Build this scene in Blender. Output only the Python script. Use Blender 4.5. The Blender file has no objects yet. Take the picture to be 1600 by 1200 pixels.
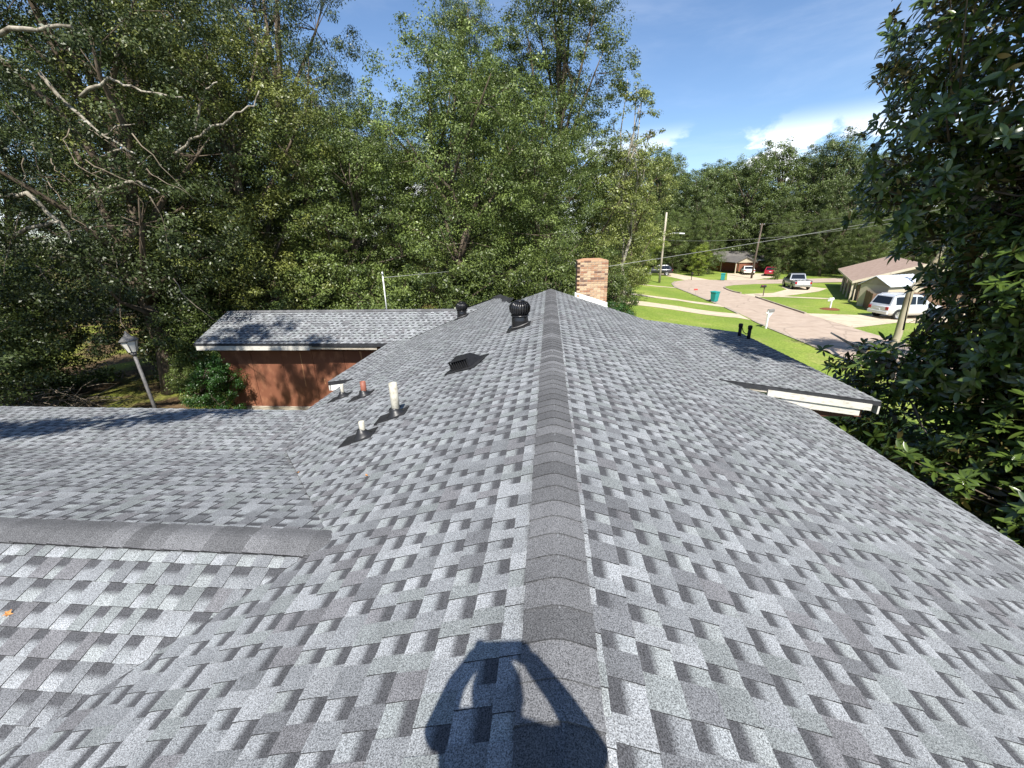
import bpy, bmesh, math, random
import numpy as np
from mathutils import Vector, Matrix

# ------------------------------------------------------------------ camera, sky, sun, exposure
S = bpy.context.scene
COL = S.collection
Z0 = 4.05                                   # height of the main ridge above the yard
CAM = Vector((-0.044, 0.0, 1.389 + Z0))
CR, CD, CF = Vector((0.9962, 0.0849, -0.0216)), Vector((0.0073, -0.3263, -0.9452)), Vector((-0.0873, 0.9414, -0.3257))
cam_data = bpy.data.cameras.new('camera'); cam = bpy.data.objects.new('camera', cam_data); COL.objects.link(cam)
cam_data.sensor_width = 36; cam_data.lens = 651.42 / 1600 * 36; cam_data.clip_start = 0.03; cam_data.clip_end = 3000
cam.matrix_world = Matrix(((CR.x, -CD.x, -CF.x, CAM.x), (CR.y, -CD.y, -CF.y, CAM.y), (CR.z, -CD.z, -CF.z, CAM.z), (0, 0, 0, 1)))
S.camera = cam
S.view_settings.view_transform = 'Standard'; S.view_settings.look = 'None'
S.view_settings.exposure = 0.9; S.view_settings.gamma = 1; S.view_settings.use_curve_mapping = False
S.cycles.max_bounces = 6; S.cycles.diffuse_bounces = 3; S.cycles.glossy_bounces = 2; S.cycles.transmission_bounces = 3
S.cycles.use_denoising = True

SUN_EL = math.radians(51.0)
SUN_DIR = Vector((0.0897, -0.6229, 0.7771)).normalized()      # towards the sun
sun_data = bpy.data.lights.new('sun', 'SUN'); sun_data.energy = 5.0; sun_data.angle = math.radians(0.53); sun_data.color = (1, .955, .88)
sun = bpy.data.objects.new('sun', sun_data); COL.objects.link(sun); sun.location = (0, -30, 60)
sun.rotation_euler = SUN_DIR.to_track_quat('Z', 'Y').to_euler()
W = bpy.data.worlds.new('World'); S.world = W; W.use_nodes = True
nt = W.node_tree; N = nt.nodes; L = nt.links
for n in list(N): N.remove(n)
out = N.new('ShaderNodeOutputWorld'); bg = N.new('ShaderNodeBackground'); L.new(bg.outputs[0], out.inputs[0])
sky = N.new('ShaderNodeTexSky'); sky.sky_type = 'NISHITA'; sky.sun_disc = False
sky.sun_elevation = SUN_EL; sky.sun_rotation = math.radians(172); sky.air_density = 1.0; sky.dust_density = .15; sky.ozone_density = 5.0; sky.altitude = 100
bg.inputs[1].default_value = 0.094
tc = N.new('ShaderNodeTexCoord'); sep = N.new('ShaderNodeSeparateXYZ'); L.new(tc.outputs['Generated'], sep.inputs[0])
def wmath(op, a, b=None, c=None):
    m = N.new('ShaderNodeMath'); m.operation = op
    for i, v in enumerate((a, b, c)):
        if v is None: continue
        if isinstance(v, (int, float)): m.inputs[i].default_value = v
        else: L.new(v, m.inputs[i])
    return m.outputs[0]
def wramp(x, a, b):
    m = N.new('ShaderNodeMapRange'); m.interpolation_type = 'SMOOTHSTEP'
    L.new(x, m.inputs[0]); m.inputs[1].default_value = a; m.inputs[2].default_value = b; return m.outputs[0]
def wnoise(scale, loc, detail, rough, dist=0, rot=0.0):
    mp = N.new('ShaderNodeMapping'); mp.inputs['Scale'].default_value = scale; mp.inputs['Location'].default_value = loc; mp.inputs['Rotation'].default_value = (0, 0, rot)
    L.new(tc.outputs['Generated'], mp.inputs[0])
    n = N.new('ShaderNodeTexNoise'); n.inputs['Scale'].default_value = 1; n.inputs['Detail'].default_value = detail
    n.inputs['Roughness'].default_value = rough; n.inputs['Distortion'].default_value = dist
    L.new(mp.outputs[0], n.inputs['Vector']); return n.outputs['Fac']
cum = wramp(wnoise((5.2, 5.2, 13), (3.1, 1.25, 0.2), 7, .58, .25, math.radians(7)), .475, .565)           # low cumulus
cum = wmath('MULTIPLY', cum, wmath('MULTIPLY', wramp(sep.outputs[2], .0, .06), wramp(sep.outputs[2], .215, .12)))
cir = wramp(wnoise((1.3, 3.2, 7), (.4, 2.2, .1), 6, .62, .6), .42, .82)               # thin high cloud
cir = wmath('MULTIPLY', cir, wmath('MULTIPLY', wramp(sep.outputs[2], .05, .2), .12))
cl = wmath('MAXIMUM', cum, cir)
mix = N.new('ShaderNodeMix'); mix.data_type = 'RGBA'; L.new(cl, mix.inputs[0]); L.new(sky.outputs[0], mix.inputs[6]); mix.inputs[7].default_value = (11.5, 11.7, 12.0, 1)
L.new(mix.outputs[2], bg.inputs[0])

# ------------------------------------------------------------------ helpers
rnd = random.Random(7); rng = np.random.default_rng(11)
def tag(o, label=None, cat=None, group=None, kind=None):
    if label: o['label'] = label
    if cat: o['category'] = cat
    if group: o['group'] = group
    if kind: o['kind'] = kind
    return o
def empty(name, loc=(0, 0, 0), rz=0.0, label=None, cat=None, group=None):
    o = bpy.data.objects.new(name, None); COL.objects.link(o); o.location = loc; o.rotation_euler = (0, 0, rz)
    o.empty_display_size = .2
    return tag(o, label, cat, group)
def link(name, me, parent=None, loc=None):
    o = bpy.data.objects.new(name, me); COL.objects.link(o)
    if parent: o.parent = parent
    if loc is not None: o.location = loc
    return o
class MB:
    def __init__(s): s.v = []; s.f = []; s.sm = []
    def add(s, vs, fs, smooth=False):
        b = len(s.v); s.v += [tuple(p) for p in vs]; s.f += [tuple(b + i for i in f) for f in fs]; s.sm += [smooth] * len(fs); return s
    def box(s, x0, x1, y0, y1, z0, z1, M=None):
        p = [(x0, y0, z0), (x1, y0, z0), (x1, y1, z0), (x0, y1, z0), (x0, y0, z1), (x1, y0, z1), (x1, y1, z1), (x0, y1, z1)]
        if M is not None: p = [M @ Vector(q) for q in p]
        return s.add(p, [(3, 2, 1, 0), (4, 5, 6, 7), (0, 1, 5, 4), (1, 2, 6, 5), (2, 3, 7, 6), (3, 0, 4, 7)])
    def bbox(s, x0, x1, y0, y1, z0, z1, b=.02, M=None):          # chamfered box (edges along z and top rim)
        ring = [(x0 + b, y0), (x1 - b, y0), (x1, y0 + b), (x1, y1 - b), (x1 - b, y1), (x0 + b, y1), (x0, y1 - b), (x0, y0 + b)]
        cx, cy = (x0 + x1) / 2, (y0 + y1) / 2; kx = 1 - 2 * b / (x1 - x0); ky = 1 - 2 * b / (y1 - y0)
        sm = [(cx + (x - cx) * kx, cy + (y - cy) * ky) for x, y in ring]
        L_ = [[(x, y, z0 + b) for x, y in ring], [(x, y, z1 - b) for x, y in ring], [(x, y, z1) for x, y in sm]]
        lo = [(x, y, z0) for x, y in sm]
        return s.loft([lo] + L_, True, True, M=M)
    def loft(s, rings, cap0=True, cap1=True, smooth=False, M=None, closed=True):
        n = len(rings[0]); vs = [p for r in rings for p in r]
        if M is not None: vs = [M @ Vector(p) for p in vs]
        fs = []
        for i in range(len(rings) - 1):
            for j in range(n if closed else n - 1):
                k = (j + 1) % n; fs.append((i * n + j, i * n + k, (i + 1) * n + k, (i + 1) * n + j))
        b = len(s.v); s.add(vs, fs, smooth)
        if cap0: s.f.append(tuple(b + i for i in range(n - 1, -1, -1))); s.sm.append(False)
        if cap1: s.f.append(tuple(b + (len(rings) - 1) * n + i for i in range(n))); s.sm.append(False)
        return s
    def tube(s, pts, rad, n=8, caps=True):
        pts = [Vector(p) for p in pts]; rings = []
        if not hasattr(rad, '__len__'): rad = [rad] * len(pts)
        ref = None
        for i, p in enumerate(pts):
            t = (pts[min(i + 1, len(pts) - 1)] - pts[max(i - 1, 0)]).normalized()
            if ref is None: ref = Vector((1, 0, 0)) if abs(t.x) < .8 else Vector((0, 1, 0))
            a = (ref - t * ref.dot(t)).normalized(); b = t.cross(a); ref = a
            rings.append([p + (a * math.cos(q) + b * math.sin(q)) * rad[i] for q in [2 * math.pi * k / n for k in range(n)]])
        return s.loft(rings, caps, caps, True)
    def lathe(s, prof, n=16, loc=(0, 0, 0), M=None, caps=True):
        rings = [[Vector((r * math.cos(q), r * math.sin(q), z)) + Vector(loc) for q in [2 * math.pi * k / n for k in range(n)]] for r, z in prof]
        return s.loft(rings, caps, caps, True, M=M)
    def prism(s, poly, axis, a, b):          # poly in the two other axes, extruded along axis
        def P(u, v, w): return {'x': (w, u, v), 'y': (u, w, v), 'z': (u, v, w)}[axis]
        n = len(poly); vs = [P(u, v, a) for u, v in poly] + [P(u, v, b) for u, v in poly]
        fs = [tuple(range(n - 1, -1, -1)), tuple(range(n, 2 * n))] + [(i, (i + 1) % n, n + (i + 1) % n, n + i) for i in range(n)]
        return s.add(vs, fs)
    def mesh(s, name, mat):
        me = bpy.data.meshes.new(name); me.from_pydata([tuple(p) for p in s.v], [], s.f)
        me.polygons.foreach_set('use_smooth', s.sm); me.materials.append(mat)
        bm = bmesh.new(); bm.from_mesh(me); bmesh.ops.recalc_face_normals(bm, faces=bm.faces); bm.to_mesh(me); bm.free()
        me.update(); return me
    def build(s, name, mat, parent=None, loc=None):
        return link(name, s.mesh(name, mat), parent, loc)
def copy_tree(o, parent=None):
    c = o.copy(); COL.objects.link(c); c.parent = parent
    for ch in list(o.children): copy_tree(ch, c)
    return c

# ------------------------------------------------------------------ materials
def mat_base(name):
    m = bpy.data.materials.new(name); m.use_nodes = True
    return m, m.node_tree.nodes, m.node_tree.links, m.node_tree.nodes['Principled BSDF']
def mat(name, c, rough=.6, spec=.4, metal=0.0, c2=None, scale=6, bump=0, detail=5, lo=.35, hi=.65, stretch=(1, 1, 1), coat=0):
    m, n, l, p = mat_base(name)
    p.inputs['Base Color'].default_value = (*c, 1); p.inputs['Roughness'].default_value = rough
    p.inputs['Specular IOR Level'].default_value = spec; p.inputs['Metallic'].default_value = metal
    if coat: p.inputs['Coat Weight'].default_value = coat; p.inputs['Coat Roughness'].default_value = .08
    if c2 is not None or bump:
        g = n.new('ShaderNodeTexCoord'); mp = n.new('ShaderNodeMapping'); mp.inputs['Scale'].default_value = stretch
        l.new(g.outputs['Object'], mp.inputs[0])
        t = n.new('ShaderNodeTexNoise'); t.inputs['Scale'].default_value = scale; t.inputs['Detail'].default_value = detail; t.inputs['Roughness'].default_value = .6
        l.new(mp.outputs[0], t.inputs['Vector'])
        if c2 is not None:
            r = n.new('ShaderNodeMapRange'); r.inputs[1].default_value = lo; r.inputs[2].default_value = hi; l.new(t.outputs['Fac'], r.inputs[0])
            x = n.new('ShaderNodeMix'); x.data_type = 'RGBA'; x.inputs[6].default_value = (*c, 1); x.inputs[7].default_value = (*c2, 1)
            l.new(r.outputs[0], x.inputs[0]); l.new(x.outputs[2], p.inputs['Base Color'])
        if bump:
            b = n.new('ShaderNodeBump'); b.inputs['Strength'].default_value = bump; b.inputs['Distance'].default_value = .02
            l.new(t.outputs['Fac'], b.inputs['Height']); l.new(b.outputs[0], p.inputs['Normal'])
    return m
def mat_shingle(name='asphalt_shingle'):
    m, n, l, p = mat_base(name)
    a = n.new('ShaderNodeAttribute'); a.attribute_name = 'tone'
    g = n.new('ShaderNodeNewGeometry')
    def gran(scale, lo, hi, a0, a1, det=1.0):
        t = n.new('ShaderNodeTexNoise'); t.inputs['Scale'].default_value = scale; t.inputs['Detail'].default_value = det; t.inputs['Roughness'].default_value = .7
        l.new(g.outputs['Position'], t.inputs['Vector'])
        r = n.new('ShaderNodeMapRange'); r.inputs[1].default_value = lo; r.inputs[2].default_value = hi; r.inputs[3].default_value = a0; r.inputs[4].default_value = a1
        l.new(t.outputs['Fac'], r.inputs[0]); return r.outputs[0], t.outputs['Fac']
    g1, h1 = gran(210, .35, .65, .3, 1.7, 2.0)
    g2, h2 = gran(2.2, .3, .7, .84, 1.14, 4)
    x = n.new('ShaderNodeMath'); x.operation = 'MULTIPLY'; l.new(g1, x.inputs[0]); l.new(g2, x.inputs[1])
    v = n.new('ShaderNodeVectorMath'); v.operation = 'SCALE'; l.new(a.outputs['Color'], v.inputs[0]); l.new(x.outputs[0], v.inputs['Scale'])
    l.new(v.outputs[0], p.inputs['Base Color'])
    p.inputs['Roughness'].default_value = .92; p.inputs['Specular IOR Level'].default_value = .25
    b = n.new('ShaderNodeBump'); b.inputs['Strength'].default_value = .35; b.inputs['Distance'].default_value = .003
    l.new(h1, b.inputs['Height']); l.new(b.outputs[0], p.inputs['Normal'])
    return m
def mat_leaf(name, dark, light, back=None, rough=.42, trans=.2, spec=.4):
    m, n, l, p = mat_base(name)
    a = n.new('ShaderNodeAttribute'); a.attribute_name = 'tone'
    oi = n.new('ShaderNodeObjectInfo')
    mx = n.new('ShaderNodeMix'); mx.data_type = 'RGBA'; mx.inputs[6].default_value = (*dark, 1); mx.inputs[7].default_value = (*light, 1)
    l.new(a.outputs['Fac'], mx.inputs[0])
    r = n.new('ShaderNodeMapRange'); r.inputs[3].default_value = .82; r.inputs[4].default_value = 1.18; l.new(oi.outputs['Random'], r.inputs[0])
    v = n.new('ShaderNodeVectorMath'); v.operation = 'SCALE'; l.new(mx.outputs[2], v.inputs[0]); l.new(r.outputs[0], v.inputs['Scale'])
    colr = v.outputs[0]
    if back is not None:
        g = n.new('ShaderNodeNewGeometry'); mb = n.new('ShaderNodeMix'); mb.data_type = 'RGBA'
        l.new(g.outputs['Backfacing'], mb.inputs[0]); l.new(colr, mb.inputs[6]); mb.inputs[7].default_value = (*back, 1); colr = mb.outputs[2]
    l.new(colr, p.inputs['Base Color']); p.inputs['Roughness'].default_value = rough; p.inputs['Specular IOR Level'].default_value = spec
    if trans:
        t = n.new('ShaderNodeBsdfTranslucent'); l.new(colr, t.inputs['Color'])
        s = n.new('ShaderNodeMixShader'); s.inputs[0].default_value = trans
        l.new(p.outputs[0], s.inputs[1]); l.new(t.outputs[0], s.inputs[2]); l.new(s.outputs[0], n['Material Output'].inputs[0])
    return m
SHINGLE = mat_shingle()
M = {
 'felt': mat('roof_felt', (.02, .021, .024), .7, .3, c2=(.035, .036, .04), scale=5),
 'black_metal': mat('black_painted_metal', (.012, .012, .013), .28, .5),
 'black_plastic': mat('black_plastic', (.010, .010, .011), .6, .25, c2=(.018, .018, .02), scale=20),
 'grey_metal': mat('galvanised_edge', (.35, .36, .37), .45, .5, .6),
 'white_board': mat('weathered_white_board', (.54, .52, .47), .65, .3, c2=(.33, .30, .24), scale=9, lo=.5, hi=.72, stretch=(1, 1, 4), bump=.1),
 'grey_board': mat('mottled_grey_board', (.45, .41, .34), .7, .2, c2=(.2, .17, .13), scale=7, stretch=(.6, 1, 4), bump=.15),
 'white_paint': mat('white_paint', (.76, .76, .74), .5, .4, c2=(.66, .65, .6), scale=8, lo=.5, hi=.8),
 'brown_siding': mat('red_brown_siding', (.19, .075, .043), .7, .25, c2=(.34, .16, .09), scale=2.4, lo=.5, hi=.8, stretch=(1.6, 1, .8), bump=.1),
 'brown_trim': mat('brown_trim', (.13, .05, .03), .65, .3, c2=(.09, .035, .022), scale=4),
 'peeled': mat('peeled_siding', (.52, .30, .15), .75, .2, c2=(.4, .2, .1), scale=12),
 'brick_wall': mat('dark_brick_wall', (.22, .10, .065), .85, .2, c2=(.12, .06, .045), scale=5, bump=.2),
 'mortar': mat('mortar', (.40, .36, .30), .9, .1, c2=(.3, .26, .22), scale=14),
 'pvc': mat('weathered_pvc', (.46, .44, .37), .7, .25, c2=(.26, .24, .19), scale=16, lo=.45, hi=.7),
 'copper_pipe': mat('red_brown_pipe', (.27, .095, .06), .55, .35, c2=(.2, .075, .05), scale=10),
 'rubber': mat('rubber_boot', (.016, .016, .017), .42, .45),
 'flashing': mat('painted_flashing', (.014, .014, .015), .55, .3, c2=(.024, .024, .026), scale=7),
 'bark': mat('grey_brown_bark', (.075, .058, .042), .9, .1, c2=(.15, .12, .09), scale=5, stretch=(1, 1, .25), bump=.5),
 'pale_bark': mat('pale_lichen_bark', (.36, .33, .27), .9, .1, c2=(.10, .085, .065), scale=5, lo=.4, hi=.62, stretch=(1, 1, .6), bump=.4),
 'stem_bark': mat('pale_stem_bark', (.36, .32, .23), .9, .1, c2=(.16, .13, .085), scale=2.6, lo=.42, hi=.66, stretch=(1.6, 1.6, .3), bump=.4),  # pale tan is the bark's own colour, with darker streaks
 'asphalt': mat('old_pinkish_asphalt', (.32, .25, .195), .9, .2, c2=(.41, .33, .265), scale=1.3, lo=.3, hi=.7, bump=.15, detail=9),
 'concrete': mat('tan_concrete', (.50, .42, .31), .85, .25, c2=(.40, .33, .24), scale=1.2, lo=.4, hi=.7, detail=8),
 'kerb': mat('kerb_concrete', (.36, .31, .25), .85, .25, c2=(.22, .19, .15), scale=2.5),
 'teal': mat('teal_bin_plastic', (.012, .22, .20), .45, .4, c2=(.02, .27, .25), scale=3),
 'wood_pole': mat('pale_wood_pole', (.46, .41, .33), .8, .2, c2=(.30, .26, .2), scale=4, stretch=(1, 1, .2)),
 'dark_pole': mat('dark_wood_pole', (.14, .11, .085), .85, .2, c2=(.09, .07, .055), scale=4, stretch=(1, 1, .2)),
 'galv': mat('galvanised_steel', (.5, .5, .48), .4, .5, .8),
 'wire': mat('aluminium_wire', (.28, .28, .27), .6, .4, .2),
 'silver_paint': mat('silver_car_paint', (.62, .63, .64), .28, .5, .35, coat=.6),
 'grey_paint': mat('grey_truck_paint', (.33, .34, .36), .3, .5, .5, coat=.6),
 'white_car': mat('white_car_paint', (.75, .74, .7), .3, .5, coat=.6),
 'red_car': mat('red_car_paint', (.30, .015, .03), .28, .5, coat=.6),
 'black_car': mat('black_car_paint', (.012, .012, .018), .25, .5, coat=.7),
 'glass': mat('dark_car_glass', (.008, .009, .011), .08, .6),
 'tyre': mat('tyre_rubber', (.018, .018, .018), .8, .3),
 'rim': mat('alloy_rim', (.55, .55, .56), .3, .5, .8),
 'lamp_red': mat('red_tail_lamp', (.35, .008, .012), .2, .5, coat=.5),
 'dark_trim': mat('dark_trim', (.02, .02, .022), .55, .4),
 'plate': mat('number_plate', (.55, .56, .56), .4, .4),
 'house_roof': mat('brown_shingle_roof', (.26, .185, .145), .9, .2, c2=(.35, .26, .21), scale=3.0, lo=.35, hi=.65, detail=9, bump=.2),
 'tan_wall': mat('tan_gable_siding', (.42, .36, .26), .75, .2, c2=(.36, .30, .21), scale=2),
 'beige_wall': mat('beige_wall', (.50, .44, .32), .75, .2),
 'brown_wall': mat('brown_brick_front', (.17, .115, .085), .85, .2, c2=(.23, .16, .12), scale=6),
 'orange_wall': mat('orange_brick', (.26, .10, .06), .85, .2, c2=(.19, .075, .045), scale=6),
 'fence_wood': mat('brown_fence_wood', (.14, .085, .055), .8, .2, c2=(.2, .125, .085), scale=3, stretch=(3, 3, .4)),
 'tin': mat('white_tin_roof', (.66, .69, .73), .35, .5, .3),
 'far_roof': mat('grey_far_roof', (.10, .095, .09), .85, .2, c2=(.15, .14, .13), scale=3),
 'pale_roof': mat('pale_neighbour_roof', (.34, .33, .30), .8, .2, c2=(.26, .25, .23), scale=4),
 'lamp_glass': mat('frosted_lamp_glass', (.62, .60, .54), .35, .5),
 'lamp_metal': mat('weathered_lamp_metal', (.085, .082, .08), .65, .4, .2, c2=(.15, .145, .14), scale=12),
 'mail_grey': mat('grey_mailbox', (.22, .21, .2), .5, .4, .3),
 'sign_red': mat('red_sign', (.45, .06, .05), .5, .4),
 'mulch': mat('red_mulch', (.20, .075, .035), .95, .1, c2=(.12, .05, .03), scale=14),
 'dry_leaf': mat('dry_orange_leaf', (.45, .21, .07), .7, .3),
 'cloth': mat('dark_work_cloth', (.03, .035, .05), .85, .2),
 'skin': mat('skin', (.45, .26, .18), .55, .4),
 'hair': mat('hair', (.03, .02, .015), .6, .3),
 'brush': mat('dead_brush', (.22, .185, .14), .9, .1, c2=(.12, .095, .07), scale=6),
}
LEAF = {
 'oak': mat_leaf('dark_oak_leaf', (.014, .025, .008), (.092, .122, .035)),
 'olive': mat_leaf('olive_leaf', (.036, .05, .011), (.225, .25, .058)),
 'mid': mat_leaf('mid_green_leaf', (.024, .043, .011), (.175, .228, .056)),
 'light': mat_leaf('yellow_green_leaf', (.05, .07, .015), (.24, .27, .075)),
 'far': mat_leaf('far_wood_leaf', (.03, .048, .014), (.145, .19, .052)),
 'bush': mat_leaf('bush_leaf', (.012, .04, .007), (.05, .13, .02)),
 'lime': mat_leaf('lime_leaf', (.09, .14, .015), (.25, .30, .04)),
 'magnolia': mat_leaf('glossy_magnolia_leaf', (.026, .05, .010), (.105, .155, .028), back=(.10, .085, .03), rough=.27, trans=.10, spec=.55),
 'magnolia_yellow': mat_leaf('yellow_magnolia_leaf', (.24, .17, .05), (.32, .24, .08), rough=.4, trans=.15),
}
BRICKS = [mat('brick_tone_%s' % w, c, .88, .2, c2=tuple(v * .72 for v in c), scale=16, bump=.15) for w, c in
          (('tan', (.47, .325, .205)), ('orange', (.41, .235, .14)), ('red', (.34, .17, .105)), ('dark', (.20, .12, .085)), ('pale', (.56, .41, .26)))]

def add_cracks(m, scale, width, dark):
    n, l = m.node_tree.nodes, m.node_tree.links; p = n['Principled BSDF']; src = p.inputs['Base Color'].links[0].from_socket
    g = n.new('ShaderNodeTexCoord'); w = n.new('ShaderNodeTexNoise'); w.inputs['Scale'].default_value = 1.1; w.inputs['Detail'].default_value = 6; l.new(g.outputs['Object'], w.inputs['Vector'])
    a = n.new('ShaderNodeMix'); a.data_type = 'VECTOR'; a.inputs[0].default_value = .35; l.new(g.outputs['Object'], a.inputs[4]); l.new(w.outputs['Color'], a.inputs[5])
    v = n.new('ShaderNodeTexVoronoi'); v.feature = 'DISTANCE_TO_EDGE'; v.inputs['Scale'].default_value = scale; l.new(a.outputs[1], v.inputs['Vector'])
    r = n.new('ShaderNodeMapRange'); r.inputs[1].default_value = 0; r.inputs[2].default_value = width; r.inputs[3].default_value = dark; r.inputs[4].default_value = 1; l.new(v.outputs['Distance'], r.inputs[0])
    s = n.new('ShaderNodeVectorMath'); s.operation = 'SCALE'; l.new(src, s.inputs[0]); l.new(r.outputs[0], s.inputs['Scale']); l.new(s.outputs[0], p.inputs['Base Color'])
add_cracks(M['asphalt'], .42, .022, .72); add_cracks(M['concrete'], .5, .015, .75)
# ------------------------------------------------------------------ ground, street, drives
def gz(x):
    t = min(max((x - 6) / 9, 0), 1); return -.8 * t * t * (3 - 2 * t) - .02 * min(max(x - 15, 0), 30)
def mat_ground():
    m, n, l, p = mat_base('lawn_and_forest_floor')
    g = n.new('ShaderNodeNewGeometry'); sp = n.new('ShaderNodeSeparateXYZ'); l.new(g.outputs['Position'], sp.inputs[0])
    def noise(s, d, lo, hi):
        t = n.new('ShaderNodeTexNoise'); t.inputs['Scale'].default_value = s; t.inputs['Detail'].default_value = d; l.new(g.outputs['Position'], t.inputs['Vector'])
        r = n.new('ShaderNodeMapRange'); r.inputs[1].default_value = lo; r.inputs[2].default_value = hi; l.new(t.outputs['Fac'], r.inputs[0]); return r.outputs[0], t.outputs['Fac']
    def mixc(f, a, b):
        x = n.new('ShaderNodeMix'); x.data_type = 'RGBA'
        for i, c in ((6, a), (7, b)):
            if isinstance(c, tuple): x.inputs[i].default_value = (*c, 1)
            else: l.new(c, x.inputs[i])
        l.new(f, x.inputs[0]); return x.outputs[2]
    n1, _ = noise(.35, 6, .35, .65); n2, h2 = noise(9, 8, .3, .7); n3, _ = noise(.55, 5, .46, .60); n4, _ = noise(2.5, 8, .35, .65)
    n5, _ = noise(.9, 7, .52, .74); n6, _ = noise(.16, 3, .38, .62)
    lawn = mixc(n6, mixc(n5, mixc(n1, mixc(n4, mixc(n2, (.085, .14, .018), (.20, .275, .05)), mixc(n2, (.12, .175, .022), (.25, .31, .055))), mixc(n2, (.14, .19, .025), (.30, .345, .075))), mixc(n2, (.20, .20, .06), (.33, .32, .11))), mixc(n2, (.09, .145, .02), (.19, .26, .045)))
    litter = mixc(n4, (.055, .038, .022), (.14, .095, .05))
    yard = mixc(n3, litter, mixc(n2, (.10, .125, .02), (.23, .25, .045)))
    w = n.new('ShaderNodeMapRange'); w.inputs[1].default_value = -1.5; w.inputs[2].default_value = 2.5; l.new(sp.outputs[0], w.inputs[0])
    l.new(mixc(w.outputs[0], yard, lawn), p.inputs['Base Color'])
    p.inputs['Roughness'].default_value = .9; p.inputs['Specular IOR Level'].default_value = .15
    b = n.new('ShaderNodeBump'); b.inputs['Strength'].default_value = .8; b.inputs['Distance'].default_value = .06; l.new(h2, b.inputs['Height']); l.new(b.outputs[0], p.inputs['Normal'])
    return m
xs = [-900, -200, -60, -20, 0, 4] + [5 + .5 * i for i in range(23)] + [20, 30, 45, 70, 200, 900]
ys = [-900, -100, -20, 0, 20, 40, 60, 90, 200, 900]
g = MB(); g.add([(x, y, gz(x)) for y in ys for x in xs], [(j * len(xs) + i, j * len(xs) + i + 1, (j + 1) * len(xs) + i + 1, (j + 1) * len(xs) + i) for j in range(len(ys) - 1) for i in range(len(xs) - 1)])
tag(g.build('ground', mat_ground()), kind='structure')
def sheet(name, poly, m, lift, label=None):
    bm = bmesh.new(); f = bm.faces.new([bm.verts.new((x, y, 0)) for x, y in poly])
    bmesh.ops.triangulate(bm, faces=[f])
    x0, x1 = min(p[0] for p in poly), max(p[0] for p in poly)
    x = 5.5
    while x < min(x1, 16):
        if x > x0: bmesh.ops.bisect_plane(bm, geom=bm.verts[:] + bm.edges[:] + bm.faces[:], plane_co=(x, 0, 0), plane_no=(1, 0, 0))
        x += .5
    for v in bm.verts: v.co.z = gz(v.co.x) + lift
    bmesh.ops.recalc_face_normals(bm, faces=bm.faces)
    me = bpy.data.meshes.new(name); bm.to_mesh(me); bm.free(); me.materials.append(m)
    for p in me.polygons:
        if p.normal.z < 0: p.flip()
    return tag(link(name, me), label, kind='structure')
sheet('road', [(15.35, -60), (15.35, 30), (15.9, 36), (16.2, 48), (16.3, 57), (17.2, 62), (19, 66), (21.5, 68.3), (24.5, 68.5), (28, 68), (50, 73), (50, 67.5), (33, 63.5), (28.6, 62.3), (25, 60.5), (23, 58.5), (22.2, 56.5), (21.8, 54), (21.7, 52), (22.2, 49.5), (22.1, 47.7), (21.5, 40), (21.3, 34), (21.2, -60)], M['asphalt'], .012)
sheet('driveway', [(3, 46.6), (8, 46.1), (13, 45.6), (16.15, 41.9), (16.1, 40.0), (13, 43.9), (8, 44.3), (3, 44.6)], M['concrete'], .02)
sheet('driveway', [(2, 40.0), (7, 39.8), (11.7, 39.2), (15.8, 36.4), (15.5, 33.6), (14.9, 34.6), (10.7, 36.1), (6.4, 37.0), (2, 37.2)], M['concrete'], .02)
sheet('driveway', [(21.35, 37.2), (25.2, 36.6), (36, 38.4), (36, 32.6), (25.9, 33.3), (21.3, 31.0)], M['concrete'], .02)
sheet('driveway', [(22.1, 50.4), (26, 51.8), (29.4, 55.6), (30.2, 58.5), (33.4, 61), (35, 57), (32.1, 53.7), (27.6, 50.2), (24.4, 48.0), (22.1, 47.9)], M['concrete'], .02)
sheet('driveway', [(27, 68.0), (32.5, 82), (39, 82), (37, 74), (31, 68.4)], M['concrete'], .02)
sheet('driveway', [(20.6, 67.6), (19.5, 80), (22.5, 82), (24.6, 68.3)], M['concrete'], .02)
sheet('footpath', [(24.6, 48.05), (29.4, 46.3), (29.5, 47.3), (25.4, 48.7)], M['concrete'], .026)
sheet('footpath', [(7, 61.5), (13.5, 59.6), (16.2, 57.0), (16.2, 56.2), (13.2, 58.6), (7, 60.4)], M['concrete'], .02)
def kerb(pts, h=.13, w=.16):
    k = MB()
    for (x0, y0), (x1, y1) in zip(pts, pts[1:]):
        d = Vector((x1 - x0, y1 - y0, 0)); q = Vector((-d.y, d.x, 0)).normalized() * w / 2; e = d.normalized() * .02
        a, b = Vector((x0, y0, 0)) - e, Vector((x1, y1, 0)) + e; vs = []
        for p, hh in ((a, 1), (b, 1)):
            for sgn in (-1, 1):
                c = p + q * sgn; vs += [(c.x, c.y, gz(c.x) - .05), (c.x, c.y, gz(c.x) + h)]
        k.add(vs, [(0, 1, 3, 2), (4, 6, 7, 5), (0, 4, 5, 1), (2, 3, 7, 6), (1, 5, 7, 3)])
    return tag(k.build('kerb', M['kerb']), kind='structure')
kerb([(22.15, 47.6), (21.55, 40), (21.35, 36.9)]); kerb([(22.0, 51.0), (21.75, 52.4), (21.85, 54), (22.25, 56.5), (23.05, 58.4)])
kerb([(16.15, 42.0), (16.25, 48), (16.35, 57), (17.25, 61.9), (18.6, 65.2)], .06, .3); kerb([(15.85, 36.6), (16.1, 40)], .06, .3); kerb([(15.35, 5), (15.38, 30), (15.6, 33.4)], .05, .22)

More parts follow.
